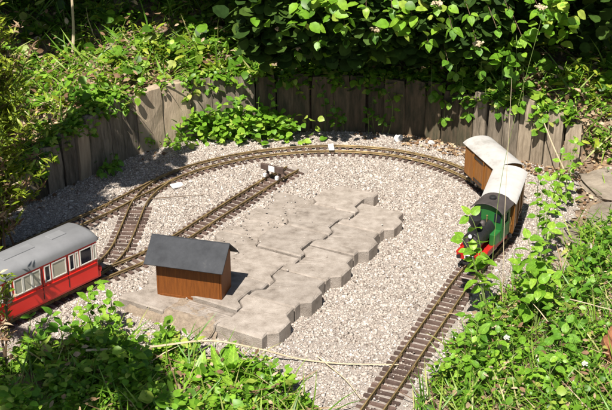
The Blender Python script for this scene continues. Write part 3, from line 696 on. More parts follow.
for s in (-1, 1):
    a = Vector((0, s * (HD / 2 + ov), ze - ov * sl_)); b = Vector((0, -s * .001, zr + .001))
    n = Vector((0, s * (zr - ze), HD / 2)).normalized() * .0042
    X0, X1 = -HL / 2 - .022, HL / 2 + .013
    V = [(X0, a.y, a.z), (X1, a.y, a.z), (X1, b.y, b.z), (X0, b.y, b.z)]; V2 = [(x, y + n.y, z + n.z) for x, y, z in V]
    MB().add(V + V2, [(0, 1, 2, 3), (4, 5, 6, 7), (0, 1, 5, 4), (1, 2, 6, 5), (2, 3, 7, 6), (3, 0, 4, 7)]).build('roof_slope', M['slate'], hut, bevel=.0006)
MB().tube([(-HL / 2 - .022, 0, zr + .0036), (HL / 2 + .013, 0, zr + .0036)], .0024, 8).build('ridge', M['slate'], hut)

# ------------------------------------------------------------------ buffer stop at the end of the siding
bs_d = Vector((-.213 + .12, 3.414 - 3.560, 0)).normalized()
st = thing('buffer_stop', 'small dark wooden buffer stop with white plate at the siding end', 'buffer stop', (-.112, 3.572, 0), math.atan2(bs_d.y, bs_d.x))
bm_ = MB().box((0, 0, .036), (.010, .090, .020)).build('beam', M['black'], st, bevel=.001)
bm_.data.materials[0] = M['sleeper']
MB().box((.0058, 0, .036), (.0016, .024, .020)).build('white_plate', M['white'], st, bevel=.0004)
for s in (-1, 1):
    MB().box((-.008, s * .0242, .014), (.007, .008, .030)).build('post', M['sleeper'], st, bevel=.0006)
    MB().tube([(-.008, s * .0242, .030), (-.045, s * .0242, .002)], .0035, 6).build('strut', M['sleeper'], st)
    MB().box((.010, s * .0242, .010), (.012, .011, .014)).build('rail_stop', M['white'], st, bevel=.003)

# small loose things
tag(MB().box((-.427, 3.528, -.006), (.040, .026, .006), Matrix.Rotation(.5, 3, 'Z') @ Matrix.Rotation(.1, 3, 'X')).build('white_card', M['white'], None, bevel=.0015), 'small white flat card beside the loop track at the turnout', 'card')  # flat white card lying beside the track
tag(MB().box((.089, 3.836, .003), (.020, .052, .004), Matrix.Rotation(.05, 3, 'Z')).build('rail_clip', M['white'], None, bevel=.001), 'white plastic clip across the rails at the far bend', 'rail clip')
def rock(name, loc, size, m, label, cat_, seed, rz=0, group=None):
    rr_ = random.Random(seed); bm = bmesh.new(); bmesh.ops.create_icosphere(bm, subdivisions=3, radius=1)
    for v in bm.verts:
        p = v.co; k = 1 + .14 * math.sin(3.1 * p.x + seed) * math.cos(2.7 * p.y - seed) + .10 * math.sin(6.3 * p.z + 5.1 * p.x + seed * 2) + rr_.gauss(0, .025)
        q = Vector([math.copysign(abs(c) ** .7, c) for c in p]) * k; v.co = (q.x * size[0], q.y * size[1], q.z * size[2])
    me = bpy.data.meshes.new(name); bm.to_mesh(me); bm.free(); o = link(name, me, None, m); o.location = loc; o.rotation_euler = (0, 0, rz)
    return tag(o, label, cat_, group)
rock('white_stone', (.335, 3.935, -.004), (.016, .012, .012), M['white'], 'bright white stone on the gravel behind the far bend', 'stone', 3)
rock('white_pebble', (.45, 3.90, -.008), (.012, .010, .009), M['coach_roof'], 'pale pebble at the foot of the wall near the coaches', 'stone', 5)
rock('bark_chunk', (.770, 2.425, .055), (.042, .055, .045), M['red_bark'], 'reddish brown chunk of bark at the right edge among weeds', 'bark chunk', 9)
for i, (px, py, sx, sy, rz, lb) in enumerate(((1.00, 3.52, .10, .13, .3, 'large pale stone slab beside the right palisade'), (.955, 3.27, .085, .11, -.2, 'flat beige stone slab below the palisade at the right edge'),
                                       (.80, 3.16, .05, .065, .5, 'small grey stone half covered by weeds beside the train'), (.74, 2.99, .045, .06, .2, 'small flat stone nearest the right hand weeds'))):
    z = float(ground_z(px, py)[0]); rock('stone_slab', (px, py, z + .006), (sx * .85, sy * .85, .018), M['stone'], lb, 'stone slab', 20 + i, rz)

# ------------------------------------------------------------------ ground vegetation
EX, EY = EDGE[:, 0], EDGE[:, 1]
def front_left(x, y): return (x < .16) & (y < np.interp(x, EDGE[:10, 0], EDGE[:10, 1]) + .03 * wob(x, y, 4) + .015) & (x > -1.25)
def right_edge(y): return np.interp(y, EDGE[9:19, 1], EDGE[9:19, 0])
def right_side(x, y): return (x > right_edge(y) + .035 * wob(x, y, 4, 2)) & (y < 3.66) & (x < 1.35)
def gz(x, y): return ground_z(x, y)
# front-left weeds
L1, L2, Gs = Leaves(), Leaves(), Leaves()
x, y = scatter(6500, front_left, (-1.25, .2, 1.95, 2.68)); dn = wob(x, y, 3, 1)
k = (dn > -.55) | (rng.random(len(x)) < .4); x, y = x[k], y[k]; dn = dn[k]
sp = wob(x, y, 6, 5); k = rng.random(len(x)) < np.clip(.75 + .9 * dn, .12, 1); x, y, dn, sp = x[k], y[k], dn[k], sp[k]
hh = np.clip(.035 + .075 * dn + rng.normal(0, .016, len(x)), .006, .13) * (1 + .25 * (x < -.35)) * np.interp(x, [-.3, .05], [1, .45])
L3 = Leaves()
zz = gz(x, y)
for a, b, c, h, q in zip(x, y, zz, hh, sp + rng.normal(0, .22, len(x))):
    rosettes(L1 if q > .12 else L2 if q > -.42 else L3, [a], [b], [c], 8, rng.uniform(.013, .030) if q > .12 else rng.uniform(.008, .018) if q > -.42 else rng.uniform(.02, .042), (-.3, .9), h, 1.0, .5)
St = Leaves(); x, y = scatter(700, front_left, (-1.1, .2, 1.95, 2.6)); m = len(x); St.add(np.c_[x, y, gz(x, y)], rdir(m, .2, .9), rup(m, .6), rng.uniform(.05, .13, m), .6)
x, y = scatter(1500, right_side, (.1, 1.2, 1.95, 3.0)); m = len(x); St.add(np.c_[x, y, gz(x, y)], rdir(m, .2, .9), rup(m, .6), rng.uniform(.05, .12, m), .6)
tag(St.build('dry_straw', 'blade', M['leaf_dry']), 'dry straw coloured grass blades mixed into the weeds', 'dry grass', kind='stuff')
x, y = scatter(1300, lambda x, y: front_left(x, y - .02), (-1.2, .2, 1.95, 2.68)); n = len(x)
a = rng.uniform(0, 6.28, n); Gs.add(np.c_[x, y, gz(x, y)], np.c_[.45 * np.cos(a), .45 * np.sin(a), np.ones(n)], rup(n), rng.uniform(.04, .12, n), 1)
fl = thing('front_weeds', 'lush low green weeds along the bottom left edge', 'weeds', (-.4, 2.3, 0)); fl['kind'] = 'stuff'
o = L1.build('foliage', 'ovate', M['leaf_bright'], fl); o['kind'] = 'stuff'
o = L2.build('fine_foliage', 'small', M['leaf'], fl); o['kind'] = 'stuff'
o = Gs.build('grass_blades', 'blade', M['grass'], fl); o['kind'] = 'stuff'
o = L3.build('narrow_foliage', 'lance', M['leaf_bright'], fl); o['kind'] = 'stuff'
# right-hand weeds, thinner towards the stones
L1, L2, Gs = Leaves(), Leaves(), Leaves()
L3 = Leaves()
x, y = scatter(9500, right_side, (.1, 1.3, 1.9, 3.66)); dn = wob(x, y, 3, 4)
far = np.maximum(sstep(2.70, 3.0, y) * (1 - .85 * sstep(.70, .86, x)), 1.1 * sstep(3.12, 3.28, y)); k = rng.random(len(x)) < np.clip(1.0 - .88 * far + .25 * dn * (1 - far), .03, 1); x, y, dn = x[k], y[k], dn[k]
sp = wob(x, y, 6, 8); hh = np.clip(.030 + .07 * dn + rng.normal(0, .016, len(x)) - .015 * far[k], .006, .12); k2 = rng.random(len(x)) < np.clip(.7 + .9 * dn, .10, 1); x, y, dn, sp, hh = x[k2], y[k2], dn[k2], sp[k2], hh[k2]; zz = gz(x, y)
for a, b, c, h, q in zip(x, y, zz, hh, sp + rng.normal(0, .22, len(x))):
    rosettes(L1 if q > .10 else L2 if q > -.42 else L3, [a], [b], [c], 7, rng.uniform(.010, .025) if q > .10 else rng.uniform(.007, .016) if q > -.42 else rng.uniform(.02, .04), (-.3, .9), h, 1.0, .5)
x, y = scatter(7000, right_side, (.1, 1.3, 1.9, 3.66)); k = rng.random(len(x)) < 1 - np.maximum(.9 * sstep(2.70, 3.0, y) * (1 - .85 * sstep(.70, .86, x)), .95 * sstep(3.12, 3.28, y)); x, y = x[k], y[k]; n = len(x)
a = rng.uniform(0, 6.28, n); Gs.add(np.c_[x, y, gz(x, y)], np.c_[.6 * np.cos(a), .6 * np.sin(a), np.ones(n)], rup(n), rng.uniform(.04, .11, n), 1)
fr = thing('side_weeds', 'mixed grass and clover weeds along the bottom right verge', 'weeds', (.6, 2.5, 0)); fr['kind'] = 'stuff'
o = L1.build('foliage', 'ovate', M['leaf'], fr); o['kind'] = 'stuff'
o = L2.build('fine_foliage', 'small', M['leaf_bright'], fr); o['kind'] = 'stuff'
o = Gs.build('grass_blades', 'blade', M['grass'], fr); o['kind'] = 'stuff'
o = L3.build('narrow_foliage', 'lance', M['leaf'], fr); o['kind'] = 'stuff'
# bank ground cover behind the wall
L1, L2, Gs = Leaves(), Leaves(), Leaves()
bank = lambda x, y: (wall_sd(x, y) > .015)
x, y = scatter(17000, bank, (-1.7, 1.7, 3.2, 5.2)); dn = wob(x, y, 2.2, 3); sd = wall_sd(x, y)
dens = np.clip(.62 + .5 * dn, .15, 1) * np.where(x < -.62, .85, 1) * np.where((x > -.75) & (x < -.45) & (sd < .09), .25, 1) * np.where((x > .8) & (sd < .25), .5, 1)
dens = np.where((x > -.5) & (x < -.05) & (sd < .45), 1, dens)
k = rng.random(len(x)) < dens * .62; x, y, dn, sd = x[k], y[k], dn[k], sd[k]; zz = gz(x, y)
hh = np.clip(.05 + .08 * dn + rng.normal(0, .025, len(x)), .008, .19); sp = wob(x, y, 5, 9); L3, L4 = Leaves(), Leaves()
for a, b, c, h, q in zip(x, y, zz, hh, sp + rng.normal(0, .25, len(x))):
    rosettes(L4 if q > .45 else L1 if q > .1 else L2 if q > -.4 else L3, [a], [b], [c], 7 if q < .45 else 5, rng.uniform(.03, .055) if q > .45 else rng.uniform(.014, .032) if q > .1 else rng.uniform(.008, .020) if q > -.4 else rng.uniform(.025, .055), (-.5, .9), h, 1.0, .6)
x, y = scatter(5200, bank, (-1.6, 1.6, 3.2, 4.9)); n = len(x)
a = rng.uniform(0, 6.28, n); Gs.add(np.c_[x, y, gz(x, y)], np.c_[.7 * np.cos(a), .7 * np.sin(a), np.ones(n)], rup(n), rng.uniform(.05, .16, n), 1)
i = rng.integers(0, len(WP) - 30, 900); sel = rng.random(900) < np.where(WP[i, 0] < -.62, .8, np.where(WP[i, 0] < -.45, .15, np.where(WP[i, 0] < .45, .9, .6))); i = i[sel]; m = len(i)
o_ = rng.uniform(-.035, .03, m); q = WP[i] + WN[i] * o_[:, None]
for a, b, c in zip(q[:, 0], q[:, 1], wall_h(q[:, 0]) + .01 - np.clip(-o_, 0, 1) * rng.uniform(0, 2.2, m)): rosettes(L1 if rng.random() < .5 else L2, [a], [b], [c], 5, rng.uniform(.014, .034), (-.9, .6), .03)
bk = thing('bank_plants', 'mixed leafy ground cover on the bank above the wall', 'ground cover', (0, 4.4, .2)); bk['kind'] = 'stuff'
o = L1.build('foliage', 'ovate', M['leaf_bright'], bk); o['kind'] = 'stuff'
o = L2.build('fine_foliage', 'small', M['leaf'], bk); o['kind'] = 'stuff'
o = Gs.build('grass_blades', 'blade', M['grass'], bk); o['kind'] = 'stuff'
o = L3.build('narrow_foliage', 'lance', M['leaf_yellow'], bk); o['kind'] = 'stuff'
o = L4.build('broad_foliage', 'round', M['leaf'], bk); o['kind'] = 'stuff'
# dry leaf litter: wall top at left, right-hand corner, foot of the wall
Ld = Leaves()
def litter(n, test, box, l=(.012, .03)):
    x, y = scatter(n, test, box); m = len(x); Ld.add(np.c_[x, y, np.maximum(gz(x, y), -.014) + rng.uniform(.003, .007, m)], rdir(m, -.15, .35), rup(m, .45), rng.uniform(*l, m), rng.uniform(.6, 1.1, m))
litter(4200, lambda x, y: (wall_sd(x, y) > .02) & (wall_sd(x, y) < .30) & (x < -.3), (-1.3, -.3, 3.2, 4.4))
litter(3800, lambda x, y: (wall_sd(x, y) > .02) & (wall_sd(x, y) < .35) & (x > .65), (.6, 1.4, 3.6, 4.3))
litter(3800, lambda x, y: (np.abs(wall_sd(x, y) + .06) < .06) & (x > .35), (.3, 1.0, 3.5, 4.1), (.008, .02))
litter(500, lambda x, y: (np.abs(wall_sd(x, y) + .05) < .05) & (x < .35), (-1.1, .4, 3.2, 4.1), (.008, .02))
litter(2200, lambda x, y: right_side(x, y) & (y > 2.6), (.4, 1.3, 2.6, 3.7), (.008, .02))
litter(900, lambda x, y: front_left(x, y - .03) & (y > 2.40), (-.6, .2, 2.35, 2.62), (.008, .022))
litter(4500, lambda x, y: (wall_sd(x, y) > .02), (-1.6, 1.6, 3.2, 5.0), (.015, .035))
x, y = scatter(1800, bank, (-1.5, 1.5, 3.2, 4.6)); m = len(x); Ld.add(np.c_[x, y, gz(x, y) + rng.uniform(.02, .11, m)], rdir(m, -.5, .8), rup(m, .8), rng.uniform(.012, .032, m), rng.uniform(.3, .9, m))
x, y = scatter(900, lambda x, y: right_side(x, y) & (y < 2.8), (.1, 1.1, 1.95, 2.8)); m = len(x); Ld.add(np.c_[x, y, gz(x, y) + rng.uniform(.01, .07, m)], rdir(m, -.5, .8), rup(m, .8), rng.uniform(.008, .024, m), rng.uniform(.3, .9, m))
x, y = scatter(1200, front_left, (-1.1, .2, 1.95, 2.6)); m = len(x); Ld.add(np.c_[x, y, gz(x, y) + rng.uniform(.01, .07, m)], rdir(m, -.5, .8), rup(m, .8), rng.uniform(.008, .022, m), rng.uniform(.3, .9, m))
tag(Ld.build('leaf_litter', 'small', M['leaf_dry']), 'dry pale brown leaf litter on the bank and verges', 'leaf litter', kind='stuff')
# earth and rubble: stones on the right verge and dirt on the front-left paver
x, y = scatter(2600, lambda x, y: right_side(x, y) & (y > 2.6) | ((np.abs(wall_sd(x, y) + .05) < .05) & (x > .4)), (.3, 1.3, 2.5, 4.0))
tag(stones(np.c_[x, y, gz(x, y) + .001], np.clip(rng.lognormal(math.log(.005), .5, len(x)), .002, .02), 'verge_rubble', M['gravel']), 'scattered pebbles on the dry earth of the right verge', 'pebbles', kind='stuff')
def dirt_patch():
    # thin uneven sheet of earth lying over the front-left pavers
    bm = bmesh.new(); g = {}; n = 70
    for i in range(n + 1):
        for j in range(n + 1):
            a = -PUW * 3.1 + (PUW * 2.2) * i / n; s_ = -.05 + .25 * j / n; p = PO + pu * a + pv * s_
            c = math.exp(-(((a + PUW * 2.0) / .20) ** 2 + ((s_ - .03) / .085) ** 2))
            top_ = np.interp(a, [-PUW * 2.06, -PUW * 1.94], [PTOP - .0135, PTOP - .0085]); h = top_ - .034 + .0325 * min(1, c * 1.6) + .0012 * float(wob(np.array([p[0]]), np.array([p[1]]), 7)[0]) + .0035 * float(wob(np.array([p[0]]), np.array([p[1]]), 16, 2)[0]) + random.gauss(0, .0007)
            fd = min(1, max(0, (s_ + .03) / .045)) * min(1, max(0, (a + PUW * 3.08) / .05)); fd = fd * fd * (3 - 2 * fd); h = -.04 + (h + .04) * fd
            g[i, j] = bm.verts.new((p[0], p[1], h))
    for i in range(n):
        for j in range(n): bm.faces.new((g[i, j], g[i + 1, j], g[i + 1, j + 1], g[i, j + 1]))
    me = bpy.data.meshes.new('dirt'); bm.to_mesh(me); bm.free(); me.polygons.foreach_set('use_smooth', [True] * len(me.polygons))
    return tag(link('dirt', me, None, M['soil_light']), kind='structure')
M['soil_light'] = mat('dry_earth', (.34, .268, .20), (.19, .145, .105), 60, .95, bump=1, bscale=150)
dirt_patch()

# ------------------------------------------------------------------ single plants
def plant(name, label, cat_, base, group=None):
    return thing(name, label, cat_, (base[0], base[1], float(gz(base[0], base[1])[0])), 0, group)
# viburnum overhanging the wall
vb = plant('overhanging_shrub', 'dark shrub with large rounded leaves overhanging the back wall', 'shrub', (.25, 4.35))
TIPS = [(-0.155, 4.0, 0.426), (-0.09, 3.9, 0.391), (-0.014, 3.85, 0.484), (0.041, 3.86, 0.368), (0.129, 3.84, 0.431), (-0.021, 3.95, 0.303), (0.09, 3.8, 0.512), (0.14, 3.9, 0.365), (0.2, 3.8, 0.505), (0.235, 3.85, 0.40), (0.287, 3.8, 0.498), (0.36, 3.85, 0.449), (0.418, 3.86, 0.368), (0.433, 3.8, 0.505), (0.491, 3.8, 0.429), (0.493, 3.88, 0.289), (0.541, 3.75, 0.492), (0.582, 3.8, 0.366), (0.633, 3.75, 0.445), (0.656, 3.7, 0.527), (0.719, 3.75, 0.417), (0.765, 3.72, 0.515), (0.834, 3.80, 0.489)]
TIPS = [(q[0] * .968, q[1] * .968, 1.6 + (q[2] - 1.6) * .968) for q in TIPS]
for i, c in enumerate(TIPS):
    st_ = (c[0] * .8 + .08 + random.gauss(0, .04), 4.02 + random.uniform(-.04, .1), c[2] + random.uniform(.10, .26))
    pts = sprig(vb, st_, (c[0], c[1], c[2] + .015), (c[0] * .9 + .02, 3.86, c[2] + .13), 5, .046, 'broad' if i % 4 else 'broad_y', .0024, M['twig'], 'branch', .5, 1.2, sun=.9)
    if i % 4 == 1:
        fh = MB()
        for q in range(26):
            d = Vector(rdir(1, -.3, 1)[0]) * random.uniform(.5, 1); fh.box(pts[-1] - vb.location + Vector((0, 0, .012)) + Vector((d.x * .02, d.y * .02, d.z * .010)), (.006, .006, .004), Quaternion(d, 1).to_matrix())
        fh.build('flower_head', M['dry_stem'], vb)
LV = Leaves()
for k in range(70):
    c = np.array([random.uniform(-.16, .90), random.uniform(3.66, 3.90), random.uniform(.36, .66)])
    if c[2] < .34 + (3.9 - c[1]) * .5 + .05 * math.sin(c[0] * 17): continue
    nn = 11; a = rng.uniform(0, 6.28, nn); LV.add(c + rng.normal(0, .028, (nn, 3)), np.c_[np.cos(a), np.sin(a), rng.uniform(-.7, .5, nn)], rup(nn, .45) + np.array(SUNV) * .5, rng.uniform(.024, .05, nn), rng.uniform(.8, 1.1, nn))
o = LV.build('outer_foliage', 'ovate', M['leaf_bright'], vb); o['kind'] = 'stuff'
LF = Leaves()
n = 5200; P = np.c_[rng.uniform(-.35, 1.15, n), rng.uniform(3.90, 4.55, n), rng.uniform(.27, 1.0, n)]
k = (P[:, 2] > .33 + .12 * wob(P[:, 0], P[:, 1] * 0, 3)) & (P[:, 2] > .30 + (4.02 - P[:, 1]) * 1.3) & ~((P[:, 0] < -.1) & (P[:, 1] < 4.1)) ; P = P[k]; m = len(P)
LF.add(P, rdir(m, -.6, .3), rup(m, .4), rng.uniform(.03, .062, m), rng.uniform(.8, 1.1, m))
n = 5200; yy = rng.uniform(3.76, 3.92, n); P = np.c_[rng.uniform(-.20, .66, n), yy, (4.04 - yy) / .585 + rng.uniform(-.02, .21, n)]; P = P[P[:, 2] > .33 + .05 * wob(P[:, 0], P[:, 1], 5)]; m = len(P)
LF.add(P, rdir(m, -.6, .3), rup(m, .4), rng.uniform(.03, .058, m), rng.uniform(.8, 1.1, m))
o = LF.build('foliage', 'round', M['leaf_dark'], vb); o['kind'] = 'stuff'  # inner leaves coloured dark, painting in the shade between the lit ones
tr = MB()
for (a, b, r) in (((.25, 4.4, .2), (.2, 4.25, .75), .014), ((.32, 4.38, .2), (.5, 4.15, .7), .012), ((.2, 4.4, .2), (-.05, 4.2, .65), .011), ((.4, 4.36, .2), (.75, 4.05, .7), .011)):
    tr.tube([Vector(p) - vb.location for p in bez(a, (a[0], a[1], .5), b, 7)], [r * (1 - .08 * i) for i in range(7)], 7)
tr.build('trunk', M['bark'], vb, smooth=True)

# leafy climber down the right half of the wall
cl = plant('wall_climber', 'bright leaved climber trailing down the wall behind the coaches', 'climbing plant', (.55, 3.98))
for c in [(0.445, 3.93, 0.164), (0.494, 3.91, 0.081), (0.548, 3.88, 0.216), (0.573, 3.86, 0.119), (0.623, 3.83, 0.20), (0.672, 3.81, 0.26), (0.668, 3.80, 0.142), (0.707, 3.75, 0.312), (0.741, 3.76, 0.201), (.60, 3.82, .29), (.52, 3.86, .27)]:
    sprig(cl, (c[0] + .01, c[1] + .11, c[2] + .10), c, (c[0], c[1] + .03, c[2] + .10), 3, .042, 'broad', .0016, M['green_stem'], 'stem', .3)
# thin shaded plant on the back wall
for nm, lb, tips in (('wall_seedling', 'small shaded plant hanging on the dark wall left of centre', [(.10, 3.99, .10), (.06, 3.985, .15), (.13, 3.99, .06)]),
                     ('wall_weed', 'small leafy plant growing up the dark wall right of centre', [(0.243, 3.98, 0.132), (0.269, 3.97, 0.06), (.22, 3.97, .09), (.29, 3.96, .16)])):
    p_ = plant(nm, lb, 'plant', (tips[0][0], 4.015))
    p_.location.z = -.015
    for c in tips: sprig(p_, (c[0] + .01, c[1] + .03, -.015), c, None, 4, .026, 'broad', .001, None, 'stem', .3)
# bushy bright plant at the foot of the wall
bp_ = plant('leafy_clump', 'bushy bright green clump growing against the wall below the bank', 'plant', (-.24, 3.965))
for i in range(24):
    x0 = random.uniform(-.43, -.06); hgt = random.uniform(.03, .15) * (1 - .45 * abs((x0 + .19) / .25) ** 2); y0 = 3.985 - .05 * abs(x0 + .2)
    sprig(bp_, (x0, y0, -.015), (x0 + random.gauss(0, .03), y0 - random.uniform(.01, .07), hgt), None, 3, .034, 'broad_y' if i % 3 else 'broad', .0013, None, 'stem', .35)
LF = Leaves(); n = 700; xs = rng.normal(-.24, .11, n); LF.add(np.c_[xs, 3.98 - .05 * np.abs(xs + .2) - np.abs(rng.normal(0, .035, n)), rng.uniform(-.01, .09, n)], rdir(n, -.4, .4), rup(n), rng.uniform(.015, .034, n))
o = LF.build('foliage', 'ovate', M['leaf_bright'], bp_); o['kind'] = 'stuff'
# other low plants
def low_plant(name, label, base, n, l, kind, spread, hgt, cat_='plant'):
    p_ = plant(name, label, cat_, base); z = p_.location.z
    for i in range(n):
        a = i * 2.4 + random.random(); r_ = spread * random.uniform(.4, 1)
        sprig(p_, (base[0], base[1], z), (base[0] + r_ * math.cos(a), base[1] + r_ * math.sin(a), z + hgt * random.uniform(.4, 1.1)), None, 3, l, kind, .0012, None, 'stem', .45)
    return p_
for i, (bx, by, lb) in enumerate(((.50, 2.40, 'broad leaved weed next to the blossom closest to the track'), (.66, 2.52, 'broad leaved weed just above the bark chunk'), (.55, 2.29, 'broad leaved weed at the bottom edge right of the track'), (.72, 2.70, 'leafy weed under the leaning dry stalk at right'),
                                  (.38, 2.36, 'small leafy weed touching the near track at lower right'), (.80, 2.85, 'leafy weed at the right edge below the stone slabs'), (.64, 2.84, 'leafy weed rising between the engine and the right edge'))):
    low_plant('broad_weed', lb, (bx, by), 5, .027, 'broad' if i % 2 else 'broad_y', .06, .11)
low_plant('low_weed', 'low dark green weed at the foot of the left wall', (-.675, 3.665), 8, .032, 'broad', .08, .05)
low_plant('wall_foot_weed', 'small weed beside the wide pale board of the left wall', (-.575, 3.845), 7, .026, 'broad_y', .06, .06)
low_plant('trailing_weed', 'yellowish weed sprawling on gravel below the pale board', (-.47, 3.895), 9, .024, 'broad_y', .08, .04)
low_plant('bank_weed', 'leafy weed hanging over the top of the left wall', (-.74, 3.83), 8, .034, 'broad', .09, .06)
low_plant('climbing_sprig', 'pale leaved sprig climbing the left wall by the pale board', (-.615, 3.83), 5, .026, 'broad_y', .03, .17)
# long-leaved rosette in front of the pavers
ds = plant('long_leaf_rosette', 'rosette of long arching leaves in front of the pavers', 'plant', (-.20, 2.40))
for i in range(44):
    a = i * 2.4 + random.gauss(0, .2); e_ = random.uniform(.25, 1.0); d = Vector((math.cos(a) * math.cos(e_), math.sin(a) * math.cos(e_), math.sin(e_)))
    leaf_part(ds, 'slim', Vector((-.20 + random.gauss(0, .035), 2.405 + random.gauss(0, .02), .0)), d, Vector((-d.x * .6, -d.y * .6, 1)), random.uniform(.045, .085), .85)
# upright pale sprigs by the railbus and other front weeds
for nm, lb, base, tips, l, kind in (
    ('pale_sprig', 'pale green upright sprig against the side of the railbus', (-.525, 2.60), [(-.53, 2.62, .13), (-.50, 2.60, .10), (-.55, 2.60, .09), (-.575, 2.60, .07), (-.49, 2.57, .06)], .034, 'broad_y'),
    ('front_sprig', 'broad leaved weed below the railbus near the left edge', (-.62, 2.50), [(-.63, 2.51, .10), (-.66, 2.50, .07), (-.58, 2.49, .08), (-.69, 2.52, .09)], .032, 'broad'),
    ('corner_weed', 'broad leaved weed at the bottom left among darker leaves', (-.42, 2.36), [(-.45, 2.37, .08), (-.39, 2.37, .09), (-.42, 2.33, .07), (-.36, 2.34, .06)], .032, 'broad'),
    ('engine_weed', 'light green leafy weed rising in front of the engine', (.475, 2.66), [(.412, 2.75, .195), (.434, 2.79, .245), (.457, 2.75, .15), (.440, 2.73, .17), (.475, 2.74, .12)], .042, 'broad_y'),
    ('tall_leafy_weed', 'tall broad leaved weed in the middle of the right verge', (.595, 2.61), [(.587, 2.62, .15), (.575, 2.70, .22), (.640, 2.74, .225), (.545, 2.65, .17), (.635, 2.63, .14), (.605, 2.68, .19), (.54, 2.58, .11)], .042, 'broad_y'),
    ('verge_weed', 'slender leafy weed between the train and the stone slabs', (.67, 2.96), [(.666, 2.92, .19), (.691, 3.0, .25), (.76, 3.1, .27), (.64, 2.94, .30), (.72, 3.02, .16), (.69, 3.08, .22)], .030, 'broad_y'),
    ('palisade_vine', 'leafy vine creeping below the palisade boards at right', (.84, 3.44), [(.80, 3.40, .10), (.83, 3.50, .12), (.88, 3.54, .14), (.79, 3.33, .08), (.86, 3.42, .12), (.76, 3.26, .09), (.90, 3.60, .12)], .030, 'broad_y'),
    ('rim_weed', 'broad leaved weed close beside the track at lower right', (.43, 2.50), [(.40, 2.53, .09), (.44, 2.55, .10), (.47, 2.51, .08), (.43, 2.47, .07), (.39, 2.48, .05)], .036, 'broad'),
    ('low_broad_weed', 'dark broad leaved weed near the bark chunk', (.61, 2.40), [(.58, 2.42, .07), (.63, 2.44, .09), (.65, 2.39, .07), (.60, 2.37, .06)], .040, 'broad')):
    p_ = plant(nm, lb, 'plant', base); z = p_.location.z
    for c in tips: sprig(p_, (base[0] + random.gauss(0, .006), base[1] + random.gauss(0, .006), z), c, None, 4 if c[2] > .12 else 3, l, kind, .0016, None, 'stem', .45)
# tall pale grass stalks and twigs
def stalk(name, label, pts, r, m, cat_, plume=False):
    P = cat(np.array(pts), .01) if len(pts) > 2 else np.array(pts)
    o = MB().tube([Vector(p) for p in P], list(np.linspace(r, r * .55, len(P))), 5).build(name, m, None, smooth=True); return tag(o, label, cat_)
stalk('grass_stalk', 'tall straight pale grass stalk rising beside the coaches', [(.53, 2.74, 0), (.528, 2.80, .25), (.533, 2.88, .60)], .0009, M['dry_stem'], 'grass stalk')
stalk('leaning_stalk', 'thin leaning grass stalk reaching up over the dark shrub', [(.50, 2.78, 0), (.53, 2.88, .34), (.627, 3.0, .754)], .0008, M['green_stem'], 'grass stalk')
stalk('bare_stem', 'bare pale stem standing upright on the bank at top left', [(-.882, 4.25, .22), (-.874, 4.27, .35), (-.879, 4.31, .62)], .006, M['dry_stem'], 'stem')
stalk('long_twig', 'long bleached twig lying across the front of the pavers', [(-.531, 2.40, .07), (-.38, 2.432, .060), (-.237, 2.468, .055), (-.109, 2.474, .025), (-.015, 2.477, -.004), (.097, 2.458, -.006), (.238, 2.454, -.006)], .0032, M['dry_stem'], 'twig')
stalk('dry_twig', 'thin dry twig on the gravel left of the near track', [(.03, 2.487, -.004), (.095, 2.39, -.006), (.132, 2.298, -.004)], .0018, M['dry_stem'], 'twig')
stalk('wall_twig', 'thin pale twig slanting over the left wall', [(-.70, 3.80, .20), (-.62, 3.80, .17), (-.55, 3.82, .10)], .0018, M['dry_stem'], 'twig')
stalk('verge_twig', 'pale dry stalk leaning over the weeds at lower right', [(.62, 2.70, .06), (.70, 2.60, .09), (.80, 2.52, .10)], .0018, M['dry_stem'], 'twig')
stalk('gravel_twig', 'short dark twig on gravel next to the white card', [(-.50, 3.43, -.008), (-.42, 3.44, -.006), (-.33, 3.46, -.008)], .0016, M['twig'], 'twig')
stalk('palisade_twig', 'dry stem leaning against the grey palisade boards', [(.86, 3.58, .03), (.83, 3.62, .09), (.80, 3.68, .16)], .0028, M['dry_stem'], 'twig')
# clover blossoms on the right verge
fm = None
for (x_, y_, lb) in ((.50, 2.49, 'white clover blossom growing closest to the near track'), (.66, 2.34, 'white clover blossom just below the reddish bark chunk'), (.62, 2.26, 'white clover blossom lowest in the bottom right corner'),
                     (.62, 2.68, 'white clover blossom above the bark chunk near the leaning stalk'), (.56, 2.37, 'white clover blossom midway between the near track and the bark chunk')):
    z = float(gz(x_, y_)[0]) + .055
    if fm is None:
        mb = MB()
        for q in range(40):
            d = Vector(rdir(1, -.4, 1)[0]); mb.box(d * .007, (.0022, .0022, .008), d.to_track_quat('Z', 'Y').to_matrix())
        f0 = mb.build('blossom', M['petal']); fm = f0.data; bpy.data.objects.remove(f0)
        s0 = MB().tube([(0, 0, -.06), (.002, 0, -.03), (0, 0, 0)], .0009, 5).build('stem', M['green_stem']); sm = s0.data; bpy.data.objects.remove(s0)
    c = thing('clover_flower', lb, 'flower', (x_, y_, z - .06), 0, 'clover blossoms on the right verge')
    o = link('blossom', fm, c); o.location = (0, 0, .06); s_ = random.uniform(.5, .75); o.scale = (s_,) * 3
    o = link('stem', sm, c); o.location = (0, 0, .06)

